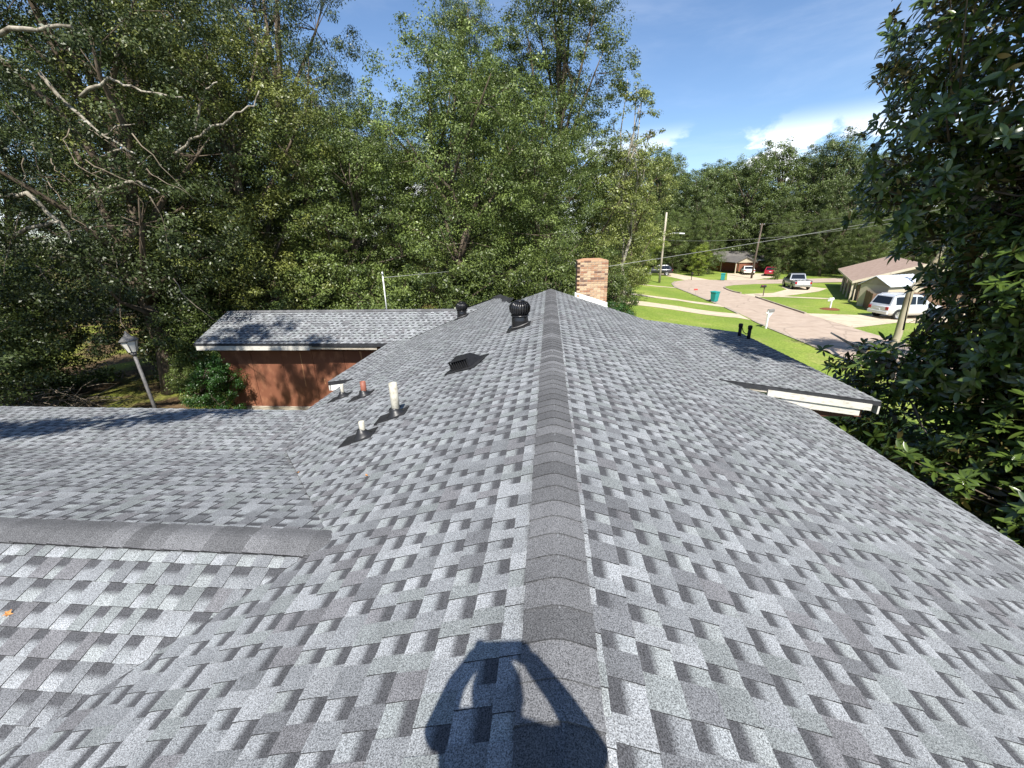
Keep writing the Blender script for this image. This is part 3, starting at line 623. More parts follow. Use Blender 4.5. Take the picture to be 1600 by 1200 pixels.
# ------------------------------------------------------------------ the photographer, who stands on the ridge and throws the shadow
def photographer():
    t = empty('person', (0, -.2, Z0 - .06), 0, 'person in dark clothes on the ridge raising a phone, seen as a shadow', 'person')
    zc = CAM.z; J = {}
    pts = [('pel', (0, -.32, zc - .66), .145), ('wst', (0, -.26, zc - .5), .175), ('chs', (0, -.16, zc - .36), .17), ('nkb', (.01, -.125, zc - .245), .07), ('nck', (.018, -.13, zc - .16), .052),
           ('hd0', (.02, -.15, zc - .07), .068), ('hd1', (.02, -.16, zc + .02), .07), ('hd2', (0, -.165, zc + .075), .05)]
    for s, q in ((1, 'r'), (-1, 'l')):
        pts += [('sh' + q, (.165 * s, -.10, zc - .265), .062), ('ua' + q, ((.215 if s > 0 else .215) * s, .01, zc - .40), .05), ('el' + q, ((.245 if s > 0 else .242) * s, .10, zc - .55), .056), ('fa' + q, ((.168 if s > 0 else .182) * s, .05, zc - .27), .038), ('wr' + q, (.108 * s, -.01, zc - .07), .034), ('pm' + q, (.098 * s, -.03, zc - .01), .032),
                ('hp' + q, (.10 * s, -.34, zc - .74), .095), ('kn' + q, (.20 * s, -.10, zc - 1.06), .065), ('cf' + q, (.205 * s, -.2, zc - 1.2), .058), ('an' + q, (.21 * s, -.28, zc - 1.40), .042), ('to' + q, (.225 * s, -.10, zc - 1.43), .038)]
    idx = {n: i for i, (n, p, r) in enumerate(pts)}
    ed = [('pel', 'wst'), ('wst', 'chs'), ('chs', 'nkb'), ('nkb', 'nck'), ('nck', 'hd0'), ('hd0', 'hd1'), ('hd1', 'hd2')]
    for q in 'rl': ed += [('chs', 'sh' + q), ('sh' + q, 'ua' + q), ('ua' + q, 'el' + q), ('el' + q, 'fa' + q), ('fa' + q, 'wr' + q), ('wr' + q, 'pm' + q), ('pel', 'hp' + q), ('hp' + q, 'kn' + q), ('kn' + q, 'cf' + q), ('cf' + q, 'an' + q), ('an' + q, 'to' + q)]
    o = Vector(t.location)
    def skin(name, vs, rs, es, m, root=0, sub=2):
        me = bpy.data.meshes.new(name); me.from_pydata([tuple(Vector(v) - o + Vector((CAM.x, 0, 0))) for v in vs], es, []); me.materials.append(m)
        ob = link(name, me, t); sk = ob.modifiers.new('skin', 'SKIN'); ss = ob.modifiers.new('sub', 'SUBSURF'); ss.levels = ss.render_levels = sub
        for i, r in enumerate(rs): me.skin_vertices[0].data[i].radius = (r, r)
        me.skin_vertices[0].data[root].use_root = True
        sk.use_smooth_shade = True
        return ob
    skin('body', [p for n, p, r in pts], [r for n, p, r in pts], [(idx[a], idx[b]) for a, b in ed], M['cloth'])
    for s in (1, -1):
        vs, rs, es = [], [], []
        for k in range(4):
            z = zc + .034 - k * .019; b = len(vs)
            vs += [(.098 * s, -.026, z - .01), (.094 * s, -.02 - .004 * k, z), (.082 * s, -.016, z + .002), (.070 * s, -.02, z)]; rs += [.0095, .009, .0085, .0075]; es += [(b, b + 1), (b + 1, b + 2), (b + 2, b + 3)]
        for k in range(3): es.append((k * 4, k * 4 + 4))
        b = len(vs); vs += [(.09 * s, -.045, zc - .02), (.07 * s, -.05, zc - .012), (.055 * s, -.046, zc - .006)]; rs += [.011, .01, .008]; es += [(8, b), (b, b + 1), (b + 1, b + 2)]
        skin('hand', vs, rs, es, M['skin'], sub=1)
    hb = MB(); hb.lathe([(.03, .105), (.07, .085), (.088, .03), (.09, -.02), (.07, -.07)], 14, caps=True); h = hb.build('hair', M['hair'], t); h.location = Vector((CAM.x, -.175, zc)) - o
    ph = MB(); ph.bbox(-.078, .078, -.0045, .0045, -.038, .038, .003); p = ph.build('held_phone', M['black_metal']); p.location = CAM - CF * .034; p.rotation_euler = (-math.radians(19), 0, math.radians(5.3))
    tag(p, 'slim black phone held up level in both hands', 'phone')
photographer()

# ------------------------------------------------------------------ vehicles
def wheel(parent, x, y, r, w, s, rim='rim'):
    R = Matrix.Translation((x, y, r)) @ Matrix.Rotation(math.pi / 2 * -s, 4, 'X')
    b = MB(); b.lathe([(r * .62, -w / 2), (r * .93, -w / 2), (r, -w * .3), (r, w * .3), (r * .93, w / 2), (r * .62, w / 2), (r * .6, w * .2)], 22, M=R, caps=False); o = b.build('wheel', M['tyre'], parent)
    b = MB(); b.lathe([(r * .66, w * .49), (r * .6, w * .52), (r * .5, w * .36), (.02, w * .42)], 22, M=R, caps=False); b.build('rim', M[rim], o)
    b = MB()
    for k in range(6):
        a = k * math.pi / 3; Q = R @ Matrix.Rotation(a, 4, 'Z'); b.bbox(.02, r * .6, -.035 * r / .35, .035 * r / .35, w * .40, w * .5, .004, M=Q)
    b.build('spokes', M[rim], o)
def car(name, loc, rz, kind, paint, label, L_=4.7, W_=1.86, H_=1.75, r=.37, detail=True, group=None):
    t = empty(name, loc, rz, label, 'truck' if kind == 'truck' else 'car', group); p = M[paint]; w = W_ / 2; h = L_ / 2
    belt = {'suv': 1.08, 'sedan': .92, 'truck': 1.06}[kind]; hood = {'suv': 1.06, 'sedan': .88, 'truck': 1.08}[kind]
    def ring(x, zb, zt, k): return [(x, -w * k * .9, zb), (x, -w * k, zb + .2), (x, -w * k, zt - .2), (x, -w * k * .95, zt), (x, w * k * .95, zt), (x, w * k, zt - .2), (x, w * k, zb + .2), (x, w * k * .9, zb)]
    rear = .42
    st = [(-h, .5, belt - .12, .86), (-h + .06, rear, belt - .03, .94), (-h + .35, .34, belt, 1), (-h * .3, .3, belt, 1), (h * .22, .3, belt, 1), (h * .5, .32, hood, .99), (h * .8, .34, hood - .06, .96), (h - .1, .36, hood - .16, .9), (h, .42, hood - .3, .82)]
    if kind == 'truck': st[3] = (-h * .12, .32, belt, 1)
    b = MB(); b.loft([ring(*q) for q in st], smooth=True); body = b.build('body', p, t)
    ro = H_
    if kind == 'suv': gs = [(-h + .1, belt - .02), (-h + .42, ro - .06), (-h + .7, ro), (h * .0, ro), (h * .14, ro - .04), (h * .5, belt)]
    elif kind == 'sedan': gs = [(-h + .55, belt), (-h * .38, ro - .04), (-h * .2, ro), (h * .05, ro), (h * .14, ro - .04), (h * .52, belt)]
    else: gs = [(-h * .18, belt), (-h * .10, ro - .04), (-h * .02, ro), (h * .22, ro), (h * .28, ro - .05), (h * .56, belt)]
    gs = [(x, max(z, belt + .005)) for x, z in gs]
    b = MB(); b.loft([[(x, -w * .95, belt - .03), (x, -w * (.95 - .17 * (z - belt) / (ro - belt)), z), (x, w * (.95 - .17 * (z - belt) / (ro - belt)), z), (x, w * .95, belt - .03)] for x, z in gs], smooth=False); b.build('cabin', p, t)
    def sidewin(x0, x1, s, zt0=.84):
        def zr(x):
            for (a, za), (c, zc_) in zip(gs, gs[1:]):
                if a <= x <= c: return za + (zc_ - za) * (x - a) / (c - a)
            return belt
        def pt(x, k):
            z = belt + (min(zr(x), ro) - belt) * k; return (x, s * (w * (.95 - .17 * (z - belt) / (ro - belt)) + .008), z)
        b = MB(); xs_ = [x0 + (x1 - x0) * i / 4 for i in range(5)]
        b.add([pt(x, .08) for x in xs_] + [pt(x, zt0) for x in xs_], [(i, i + 1, 6 + i, 5 + i) for i in range(4)]); b.build('side_window', M['glass'], t)
    xa, xb = gs[1][0] + .1, gs[-2][0] + .42
    nwin = 3 if kind == 'suv' else 2
    for s in (-1, 1):
        for i in range(nwin):
            a = xa + (xb - xa) * i / nwin; sidewin(a + .05, a + (xb - xa) / nwin - .05, s)
    def crosswin(i, name_):
        (x0, z0_), (x1, z1_) = gs[i], gs[i + 1]; off = -.012 if i == 0 else .012; b = MB(); q = []
        for k in (.14, .9):
            x = x0 + (x1 - x0) * (k if i == 0 else 1 - k); z = z0_ + (z1_ - z0_) * (k if i == 0 else 1 - k); ww = w * (.92 - .17 * (z - belt) / (ro - belt)) - .09
            q += [(x + off, -ww, z + .012), (x + off, ww, z + .012)]
        b.add(q, [(0, 1, 3, 2)]); b.build(name_, M['glass'], t)
    crosswin(0, 'rear_window'); crosswin(4, 'windscreen')
    for x in (-h * .62, h * .60):
        for s in (-1, 1):
            wheel(t, x, s * (w - .1), r, .24, s)
            b = MB(); n = 12; b.add([(x + (r + .07) * math.cos(a), s * (w + .004), r + (r + .07) * math.sin(a)) for a in [math.pi * k / n for k in range(n + 1)]], [tuple(range(n + 1))]); b.build('wheel_arch', M['dark_trim'], t)
    b = MB(); b.bbox(-h - .06, -h + .12, -w * .93, w * .93, .42, .66, .03); b.build('rear_bumper', M['rim'] if kind == 'truck' else p, t)
    b = MB(); b.bbox(h - .12, h + .05, -w * .88, w * .88, .38, .62, .03); b.build('front_bumper', p, t)
    for s in (-1, 1):
        b = MB(); b.bbox(-h - .012, -h + .18, s * w * .78 - .12, s * w * .78 + .12, belt - .33, belt - .08, .015); b.build('tail_light', M['lamp_red'], t)
        b = MB(); b.bbox(h - .2, h + .0, s * w * .68 - .14, s * w * .68 + .14, hood - .36, hood - .22, .015); b.build('headlight', M['plate'], t)
        if detail:
            b = MB(); b.bbox(h * .36, h * .36 + .12, s * (w + .1) - .1, s * (w + .1) + .1, belt + .02, belt + .2, .03); b.build('wing_mirror', p if kind == 'suv' else M['dark_trim'], t)
            for xx in (-.55, .45):
                b = MB(); b.bbox(xx, xx + .18, s * (w + .012) - .015, s * (w + .012) + .015, belt - .14, belt - .1, .006); b.build('door_handle', p, t)
    b = MB(); b.bbox(-h - .03, -h + .02, -.17, .17, .72, .84, .004); b.build('number_plate', M['plate'], t)
    if kind == 'suv':
        for s in (-1, 1):
            b = MB(); b.tube([(-h + .6, s * w * .70, ro), (-h + .7, s * w * .7, ro + .06), (h * .0, s * w * .7, ro + .05), (h * .1, s * w * .7, ro - .01)], .02, 6); b.build('roof_rail', M['rim'], t)
    if kind == 'truck':
        b = MB(); b.box(-h + .06, -h * .2, -w * .8, w * .8, belt - .02, belt + .006); b.build('bed_liner', M['dark_trim'], t)
        for s in (-1, 1):
            b = MB(); b.bbox(-h + .02, -h * .18, s * w * .92 - .06, s * w * .92 + .06, belt - .08, belt + .06, .02); b.build('bed_rail', p, t)
        b = MB(); b.bbox(-h - .02, -h + .05, -w * .72, w * .72, .66, belt + .05, .02); b.build('tailgate', M['plate'], t)
    return t
def gl(x, y): return (x, y, gz(x) + .02)
car('sport_utility_car', gl(28.1, 35.75), math.radians(9), 'suv', 'silver_paint', 'silver sport utility car parked on the drive by the brown fence', 4.65, 1.88, 1.84, .38)
car('pickup_truck', gl(31.4, 57.5), math.radians(78), 'truck', 'grey_paint', 'grey pickup truck parked on the curved drive, tailgate towards us', 5.4, 1.95, 1.8, .4)
car('parked_car', gl(35.2, 80.3), math.radians(75), 'sedan', 'white_car', 'white sedan parked under the open carport', 4.6, 1.8, 1.42, .33, False)
car('parked_car', gl(37.9, 77.6), math.radians(62), 'sedan', 'red_car', 'dark red car parked beside the carport', 4.5, 1.8, 1.45, .33, False)
car('parked_car', gl(18.8, 77.0), math.radians(172), 'suv', 'black_car', 'black car in the tree shade beyond the street lamp pole', 4.6, 1.85, 1.6, .35, False)

# ------------------------------------------------------------------ street furniture
def bin_(loc, rz, label):
    t = empty('wheeled_bin', loc, rz, label, 'bin', 'teal wheeled bins by the kerb')
    b = MB(); b.loft([[(-.22, -.25, .08), (.24, -.25, .06), (.24, .25, .06), (-.22, .25, .08)], [(-.27, -.29, .95), (.33, -.29, .95), (.33, .29, .95), (-.27, .29, .95)]]); b.build('body', M['teal'], t)
    b = MB(); b.bbox(-.32, .37, -.32, .32, .93, .98, .012); b.build('rim', M['teal'], t)
    b = MB(); b.loft([[(-.33, -.32, .98), (.38, -.32, .98), (.38, .32, .98), (-.33, .32, .98)], [(-.3, -.28, 1.05), (.3, -.28, 1.03), (.3, .28, 1.03), (-.3, .28, 1.05)]]); b.build('lid', M['teal'], t)
    b = MB(); b.tube([(-.36, -.24, .96), (-.40, -.24, 1.0), (-.40, .24, 1.0), (-.36, .24, .96)], .018, 6); b.build('handle', M['teal'], t)
    for s in (-1, 1):
        b = MB(); b.lathe([(.12, -.03), (.13, 0), (.12, .03)], 14, M=Matrix.Translation((-.24, s * .26, .13)) @ Matrix.Rotation(math.pi / 2, 4, 'X')); b.build('wheel', M['dark_trim'], t)
bin_(gl(16.35, 43.6), math.radians(-60), 'teal wheeled bin on the near kerb, nearer of the two')
bin_(gl(26.2, 67.6), math.radians(-110), 'teal wheeled bin across the street, farther of the two')
def mailbox(loc, rz, h, post, box, label, double=False, bracket=False):
    t = empty('mailbox', loc, rz, label, 'mailbox', 'mailboxes along the street')
    b = MB(); b.bbox(-.05, .05, -.05, .05, -.05, h + (.12 if bracket else 0), .008); b.build('post', M[post], t)
    b = MB(); b.bbox(-.22 if bracket else -.1, .42, -.045, .045, h - .08, h, .006); b.build('arm', M[post], t)
    if bracket:
        b = MB(); b.prism([(.05, h - .42), (.34, h - .08), (.24, h - .08), (.05, h - .30)], 'y', -.03, .03); b.build('brace', M[post], t)
    for off in ((-.14, .14) if double else (0,)):
        b = MB(); prof = [(-.085, 0), (.085, 0), (.085, .12)] + [(.085 * math.cos(a), .12 + .085 * math.sin(a)) for a in [math.pi * k / 8 for k in range(1, 8)]] + [(-.085, .12)]
        b.prism([(y + off, z + h + .003) for y, z in prof], 'x', -.04 if bracket else -.16, .46 if bracket else .34); bx = b.build('box', M[box], t)
        b = MB(); b.bbox(.1, .3, off + .088, off + .1, h + .13, h + .17, .003); b.build('flag', M['sign_red'], bx)
mailbox(gl(15.15, 30.4), math.radians(25), 1.12, 'white_paint', 'mail_grey', 'grey mailbox on a white bracketed post at the near kerb', bracket=True)
mailbox(gl(23.4, 48.7), math.radians(160), .98, 'dark_pole', 'dark_trim', 'pair of black mailboxes on one post by the curved drive', double=True)
mailbox(gl(24.9, 39.6), math.radians(200), .8, 'white_paint', 'white_paint', 'white mailbox on a white post in a mulch ring across the street')
mailbox(gl(21.7, 67.9), math.radians(-90), .95, 'dark_pole', 'dark_trim', 'small dark mailbox at the far end of the street')
t = empty('yard_sign', gl(16.0, 48.2), 0, 'small red sign on a thin stake at the kerb', 'sign')
MB().bbox(-.012, .012, -.012, .012, 0, .62, .003).build('stake', M['galv'], t); MB().bbox(-.2, .2, -.012, .012, .62, .78, .004).build('board', M['sign_red'], t)
b = MB(); b.lathe([(.75, .0), (.6, .06), (.25, .11), (.02, .12)], 18, caps=False); tag(b.build('mulch_ring', M['mulch'], None, gl(24.9, 39.6)), 'ring of red mulch round the white mailbox post', 'mulch')
def pole(loc, lean, h, r, m, label, lamp=False):
    t = empty('utility_pole', loc, 0, label, 'pole', 'utility poles along the street')
    b = MB(); b.tube([(0, 0, -.3), (lean * .5, 0, h * .5), (lean, 0, h)], [r, r * .85, r * .68], 10); b.build('post', M[m], t)
    if lamp:
        z = h * .70
        b = MB(); b.tube([(lean * .7, 0, z - .5), (lean * .7 + .35, 0, z - .05), (lean * .7 + 1.2, 0, z + .12), (lean * .7 + 2.1, 0, z + .1)], .05, 8); a = b.build('lamp_arm', M['galv'], t)
        b = MB(); b.loft([[(lean * .7 + 2.0, -.1, z), (lean * .7 + 2.0, .1, z), (lean * .7 + 2.0, .07, z + .16), (lean * .7 + 2.0, -.07, z + .16)], [(lean * .7 + 2.7, -.12, z - .03), (lean * .7 + 2.7, .12, z - .03), (lean * .7 + 2.7, .06, z + .1), (lean * .7 + 2.7, -.06, z + .1)]]); b.build('lamp_head', M['plate'], a)
    else:
        b = MB(); b.bbox(lean - .35, lean + .35, -.05, .05, h - .25, h - .15, .01); b.build('crossarm', M[m], t)
        for s in (-.3, .3): MB().lathe([(.03, h - .15), (.05, h - .1), (.03, h - .04)], 8, loc=(lean + s, 0, 0)).build('insulator', M['plate'], t)
pole(gl(15.75, 63.2), .15, 9.4, .17, 'wood_pole', 'pale wooden pole with a curved street lamp arm', True)
pole(gl(32.1, 71.5), .35, 8.2, .16, 'dark_pole', 'leaning dark wooden pole in front of the carport')
pole(gl(33.0, 36.5), 0, 9.2, .15, 'dark_pole', 'dark wooden pole hidden behind the magnolia')
wire([(1.75, 13.7, 4.60), (33.0, 36.5, 7.75)], .008, 'thick service wire rising right from beside the chimney', .18)
wire([(15.9, 63.2, 2.0 + 3), (33.0, 36.5, 7.1)], .014, 'thinner wire running from the lamp pole to the right', .9)
wire([(32.4, 71.5, 7.0), (33.0, 36.5, 8.0)], .012, 'wire from the leaning pole towards the magnolia', .5)
wire([(-5.86, 14.6, 4.3), (15.9, 63.2, 6.8)], .008, 'thin pale wire from the rear service mast', .9)
# yard lamp on a leaning post
t = empty('yard_lamp', (-11.25, 10.2, 0), 0, 'leaning grey yard lamp post with a tapered glass lantern', 'lamp post')
top = Vector((-.18, 0, 2.72)); b = MB(); b.tube([(0, 0, -.2), (-.09, 0, 1.4), tuple(top)], [.05, .046, .042], 10); b.build('post', M['lamp_metal'], t)
Q = Matrix.Translation(top) @ Matrix.Rotation(-.07, 4, 'Y')
MB().lathe([(.06, -.06), (.075, 0), (.06, .04)], 10, M=Q).build('holder', M['lamp_metal'], t)
b = MB()
for k in range(6):
    a0, a1 = math.pi / 3 * k, math.pi / 3 * (k + 1)
    g_ = MB(); g_.add([Q @ Vector((.10 * math.cos(a0), .10 * math.sin(a0), .05)), Q @ Vector((.10 * math.cos(a1), .10 * math.sin(a1), .05)), Q @ Vector((.19 * math.cos(a1), .19 * math.sin(a1), .36)), Q @ Vector((.19 * math.cos(a0), .19 * math.sin(a0), .36))], [(0, 1, 2, 3)]); g_.build('lantern_pane', M['lamp_glass'], t)
    b.tube([Q @ Vector((.105 * math.cos(a0), .105 * math.sin(a0), .04)), Q @ Vector((.197 * math.cos(a0), .197 * math.sin(a0), .37))], .009, 5)
b.build('lantern_frame', M['lamp_metal'], t)
MB().lathe([(.225, .35), (.22, .375), (.12, .47), (.075, .50), (.07, .53), (.03, .56), (.028, .6), (.01, .63)], 6, M=Q).build('lantern_roof', M['lamp_metal'], t)

# ------------------------------------------------------------------ houses beyond
def gable_house(name, loc, rz, L_, D_, eh, rh, wall, roofm, label, ov=.45, trim='white_paint', wins=(), door=None, gable=None, posts=0):
    t = empty(name, loc, rz, label, 'house')
    b = MB(); b.box(0, L_, -D_, 0, -.4, eh); b.build('wall', M[wall], t)
    b = MB(); b.prism([(-D_, eh), (0, eh), (-D_ / 2, rh - .06)], 'x', .0, L_); b.build('gable', M[gable or wall], t)
    sl = (rh - eh) / (D_ / 2); y0, z0_ = ov, eh - sl * ov; th = .14
    for s in (0, 1):
        yy = [ov, -D_ / 2] if s == 0 else [-D_ - ov, -D_ / 2]; zz = [z0_, rh]
        b = MB(); b.add([(x, y, z + k) for k in (0, th) for x in (-ov, L_ + ov) for y, z in zip(yy, zz)], [(0, 2, 3, 1), (4, 5, 7, 6), (0, 4, 6, 2), (1, 3, 7, 5), (0, 1, 5, 4), (2, 6, 7, 3)]); rf = b.build('roof', M[roofm], t)
        b = MB()
        for x in (-ov - .03, L_ + ov + .03):
            b.add([(x + dx, y, z + th + .01 - k) for dx in (-.02, .02) for k in (0, .24) for y, z in zip(yy, zz)], [(0, 1, 3, 2), (4, 6, 7, 5), (0, 4, 5, 1), (2, 3, 7, 6), (0, 2, 6, 4), (1, 5, 7, 3)])
        b.bbox(-ov, L_ + ov, yy[0] - (.02 if s else -.0), yy[0] + (.0 if s else .03), z0_ - .06, z0_ + th, .004); b.build('bargeboard', M[trim], rf)
    for x, z, w_, h_ in wins:
        b = MB(); b.box(x - w_ / 2 - .06, x + w_ / 2 + .06, .0, .04, z - .06, z + h_ + .06); wn = b.build('window', M[trim], t)
        b = MB(); b.box(x - w_ / 2, x + w_ / 2, .02, .05, z, z + h_); b.build('pane', M['glass'], wn)
    if door is not None:
        b = MB(); b.box(door - .45, door + .45, .0, .05, 0, 1.75); dr = b.build('door', M[trim], t); MB().lathe([(.03, 0), (.03, .05)], 8, M=Matrix.Translation((door + .35, .05, .85)) @ Matrix.Rotation(-math.pi / 2, 4, 'X')).build('handle', M['galv'], dr)
    for k in range(posts):
        x = -ov + .2 + k * (L_ * .6) / max(posts - 1, 1); b = MB(); b.bbox(x - .07, x + .07, ov - .18, ov - .04, -.3, z0_ - .02, .01); b.build('porch_post', M['beige_wall'], t)
    return t
az = math.atan2(.883, .47)
h = gable_house('bungalow', (30.9, 45.4, -1.12), az, 17, 8.6, 2.12, 3.55, 'brown_wall', 'house_roof', 'brown-roofed bungalow across the street with a tan gable end', .75, 'beige_wall', [(2.4, .7, 1.3, .9), (6, .7, 1.3, .9), (12, .7, 1.3, .9)], 4.2, 'tan_wall', posts=4)
# lean-to and downpipe belong to the bungalow
MB().tube([(-.2, .62, 2.0), (-.2, .35, 1.8), (-.2, .3, .1), (-.2, .6, -.05)], .05, 6).build('downpipe', M['beige_wall'], h)
# shed with tin roof
t = empty('garden_shed', (29.6, 39.9, -1.1), math.radians(20), 'small beige shed with a ribbed white tin roof behind the fence', 'shed')
MB().box(0, 4.2, 0, 2.4, -.1, 2.05).build('wall', M['beige_wall'], t)
b = MB()
for x in (0, 4.2): MB().prism([(0, 2.05), (2.4, 2.05), (1.2, 2.75)], 'x', x - .02, x + .02).build('gable', M['tan_wall'], t)
for s in (0, 1):
    y0 = -.2 if s == 0 else 2.6; rf = MB().add([(-.15, y0, 1.96), (4.35, y0, 1.96), (4.35, 1.2, 2.79), (-.15, 1.2, 2.79), (-.15, y0, 2.0), (4.35, y0, 2.0), (4.35, 1.2, 2.83), (-.15, 1.2, 2.83)], [(0, 1, 2, 3), (4, 5, 6, 7), (0, 1, 5, 4), (1, 2, 6, 5), (2, 3, 7, 6), (3, 0, 4, 7)]).build('roof', M['tin'], t)
    for k in range(11):
        x = -.1 + k * .44; MB().tube([(x, y0, 2.01), (x, 1.2, 2.84)], .022, 5).build('rib', M['tin'], rf)
fe = empty('wood_fence', (27.6, 38.6, -1.06), 0, 'brown plank fence between the bungalow and the silver car', 'fence')
for (ax, ay, bx, by) in ((27.7, 38.9, 30.4, 44.6), (27.7, 38.9, 36.0, 40.2)):
    d = Vector((bx - ax, by - ay, 0)); n = int(d.length / .155); dd = d.normalized()
    for k in range(n):
        p = Vector((ax, ay, 0)) + dd * k * .155 - Vector((27.6, 38.6, 0)); Q = Matrix.Translation(p) @ Matrix.Rotation(math.atan2(d.y, d.x), 4, 'Z')
        hh = 1.5 + rnd.uniform(-.03, .03); MB().bbox(0, .147, -.012 + rnd.uniform(-.006, .006), .012, -.15, hh, .004, M=Q).build('plank', M['fence_wood'], fe)
# carport house
t = gable_house('carport_house', (46.5, 88.5, -1.3), math.radians(186), 13.5, 8, 2.2, 3.6, 'orange_wall', 'far_roof', 'low house in the shade behind the open carport', .4)
t = empty('carport', (33.4, 81.0, -1.2), math.radians(8), 'open gabled carport with tan front over a white car', 'carport')
for x in (0, 3.4):
    for y in (0, 5.0): MB().bbox(x - .07, x + .07, y - .07, y + .07, -.2, 1.95, .01).build('post', M['beige_wall'], t)
MB().prism([(-.25, 1.95), (3.65, 1.95), (1.7, 2.85)], 'y', -.05, .05).build('gable', M['tan_wall'], t)
for s in (0, 1):
    x0 = -.35 if s == 0 else 3.75; MB().add([(x0, -.3, 1.93), (x0, 5.3, 1.93), (1.7, 5.3, 2.9), (1.7, -.3, 2.9), (x0, -.3, 2.03), (x0, 5.3, 2.03), (1.7, 5.3, 3.0), (1.7, -.3, 3.0)], [(0, 1, 2, 3), (4, 5, 6, 7), (0, 1, 5, 4), (1, 2, 6, 5), (2, 3, 7, 6), (3, 0, 4, 7)]).build('roof', M['far_roof'], t)
gable_house('brick_house', (19.5, 88, -.9), math.radians(182), 9, 8, 2.3, 3.5, 'orange_wall', 'far_roof', 'orange brick house in deep shade beyond the street lamp pole', .4, wins=[(3, .8, 1.2, 1), (9, .8, 1.2, 1)])
gable_house('brick_house', (29, 93, -1.0), math.radians(180), 8, 7, 2.1, 3.3, 'orange_wall', 'far_roof', 'brick house end glimpsed under the trees behind the far bin', .4)
gable_house('neighbour_house', (-2.4, 34.5, 0), math.pi / 2, 10, 8.0, 2.1, 3.3, 'beige_wall', 'pale_roof', 'beige neighbouring house with a pale roof behind the chimney', .4, wins=[(2.5, .9, 1.2, 1), (7, .9, 1.2, 1)])

# ------------------------------------------------------------------ trees
def leaves_mesh(name, pos, nrm, size, tone, m, wid=.55, fold=.0):
    n = len(pos); t = rng.normal(size=(n, 3)); nrm = nrm / np.linalg.norm(nrm, axis=1, keepdims=True)
    t -= nrm * (t * nrm).sum(1, keepdims=True); t /= np.linalg.norm(t, axis=1, keepdims=True); b = np.cross(nrm, t)
    L_ = size[:, None]; dr = np.array([0, 0, -.12])
    v = np.stack([pos - t * L_ * .5, pos + b * L_ * wid * .5 + nrm * L_ * .06, pos + t * L_ * .5 + dr * L_, pos - b * L_ * wid * .5 + nrm * L_ * .06], 1).reshape(-1, 3)
    me = bpy.data.meshes.new(name); me.vertices.add(4 * n); me.vertices.foreach_set('co', v.astype('f').ravel())
    me.loops.add(4 * n); me.loops.foreach_set('vertex_index', np.arange(4 * n, dtype='i')); me.polygons.add(n)
    me.polygons.foreach_set('loop_start', np.arange(0, 4 * n, 4, dtype='i'))
    me.update(calc_edges=True); a = me.attributes.new('tone', 'FLOAT', 'FACE'); a.data.foreach_set('value', tone.astype('f')); me.materials.append(m)
    return me
def unit(n): v = rng.normal(size=(n, 3)); return v / np.linalg.norm(v, axis=1, keepdims=True)
def crown_points(lobes, nc, lo=.5):
    w = np.array([l[1][0] * l[1][1] + l[1][0] * l[1][2] for l in lobes]); idx = rng.choice(len(lobes), nc, p=w / w.sum())
    d = unit(nc); r = lo + (1 - lo) * rng.random(nc) ** .6
    bump = 1 + .16 * np.sin(d[:, 0] * 5 + idx) * np.sin(d[:, 1] * 6 + 2 * idx) + .10 * np.sin(d[:, 2] * 9 + idx)
    c = np.array([l[0] for l in lobes], float)[idx]; R_ = np.array([l[1] for l in lobes], float)[idx]
    return c + d * R_ * (r * bump)[:, None], d
def foliage(name, lobes, nc, per, cr, size, m, lo=.5, up=.55):
    c, d = crown_points(lobes, nc, lo); k = nc * per
    ci = np.repeat(np.arange(nc), per); q = unit(k) * (rng.random(k) ** .5)[:, None]
    crs = cr * rng.uniform(.6, 1.4, nc); off = q * crs[ci][:, None] * np.array([1, 1, .62])
    pos = c[ci] + off; nr = d[ci] * .3 + q * .75 + np.array([0, 0, up * .8]) + rng.normal(size=(k, 3)) * .38
    tone = np.clip(rng.random(nc)[ci] * .55 + rng.random(k) * .45 + .12 * q[:, 2], 0, 1)
    return leaves_mesh(name, pos, nr, size * rng.uniform(.65, 1.3, k), tone, m, .48), c
def trunk_mesh(name, h, r, lobes, cl, m, seed, twigs=60):
    rr = random.Random(seed); b = MB(); n = 7
    ax = [Vector((rr.uniform(-.15, .15) * i, rr.uniform(-.15, .15) * i, h * .82 * i / n - (.2 if i == 0 else 0))) for i in range(n + 1)]
    b.tube(ax, [r * (1.35 if i == 0 else 1) * (1 - .85 * i / n) + .02 for i in range(n + 1)], 9)
    for c, R_ in lobes:
        c = Vector(c); k = min(range(n + 1), key=lambda i: abs(ax[i].z - c.z * .62)); a = ax[k]; mid = a.lerp(c, .5) + Vector((rr.uniform(-.4, .4), rr.uniform(-.4, .4), .3))
        e = c + (c - a).normalized() * min(R_) * .5
        b.tube([a, a.lerp(mid, .6), mid, c, e], [r * .42, r * .36, r * .3, r * .16, .015], 6)
    cc = [Vector(cl[i]) for i in rr.sample(range(len(cl)), min(twigs, len(cl)))]
    for p in cc:
        q = min(lobes, key=lambda l: (Vector(l[0]) - p).length); s = Vector(q[0]); b.tube([s, s.lerp(p, .5) + Vector((rr.uniform(-.3, .3), rr.uniform(-.3, .3), rr.uniform(-.1, .3))), p], [.018, .013, .006], 4, False)
    return b.mesh(name, m)
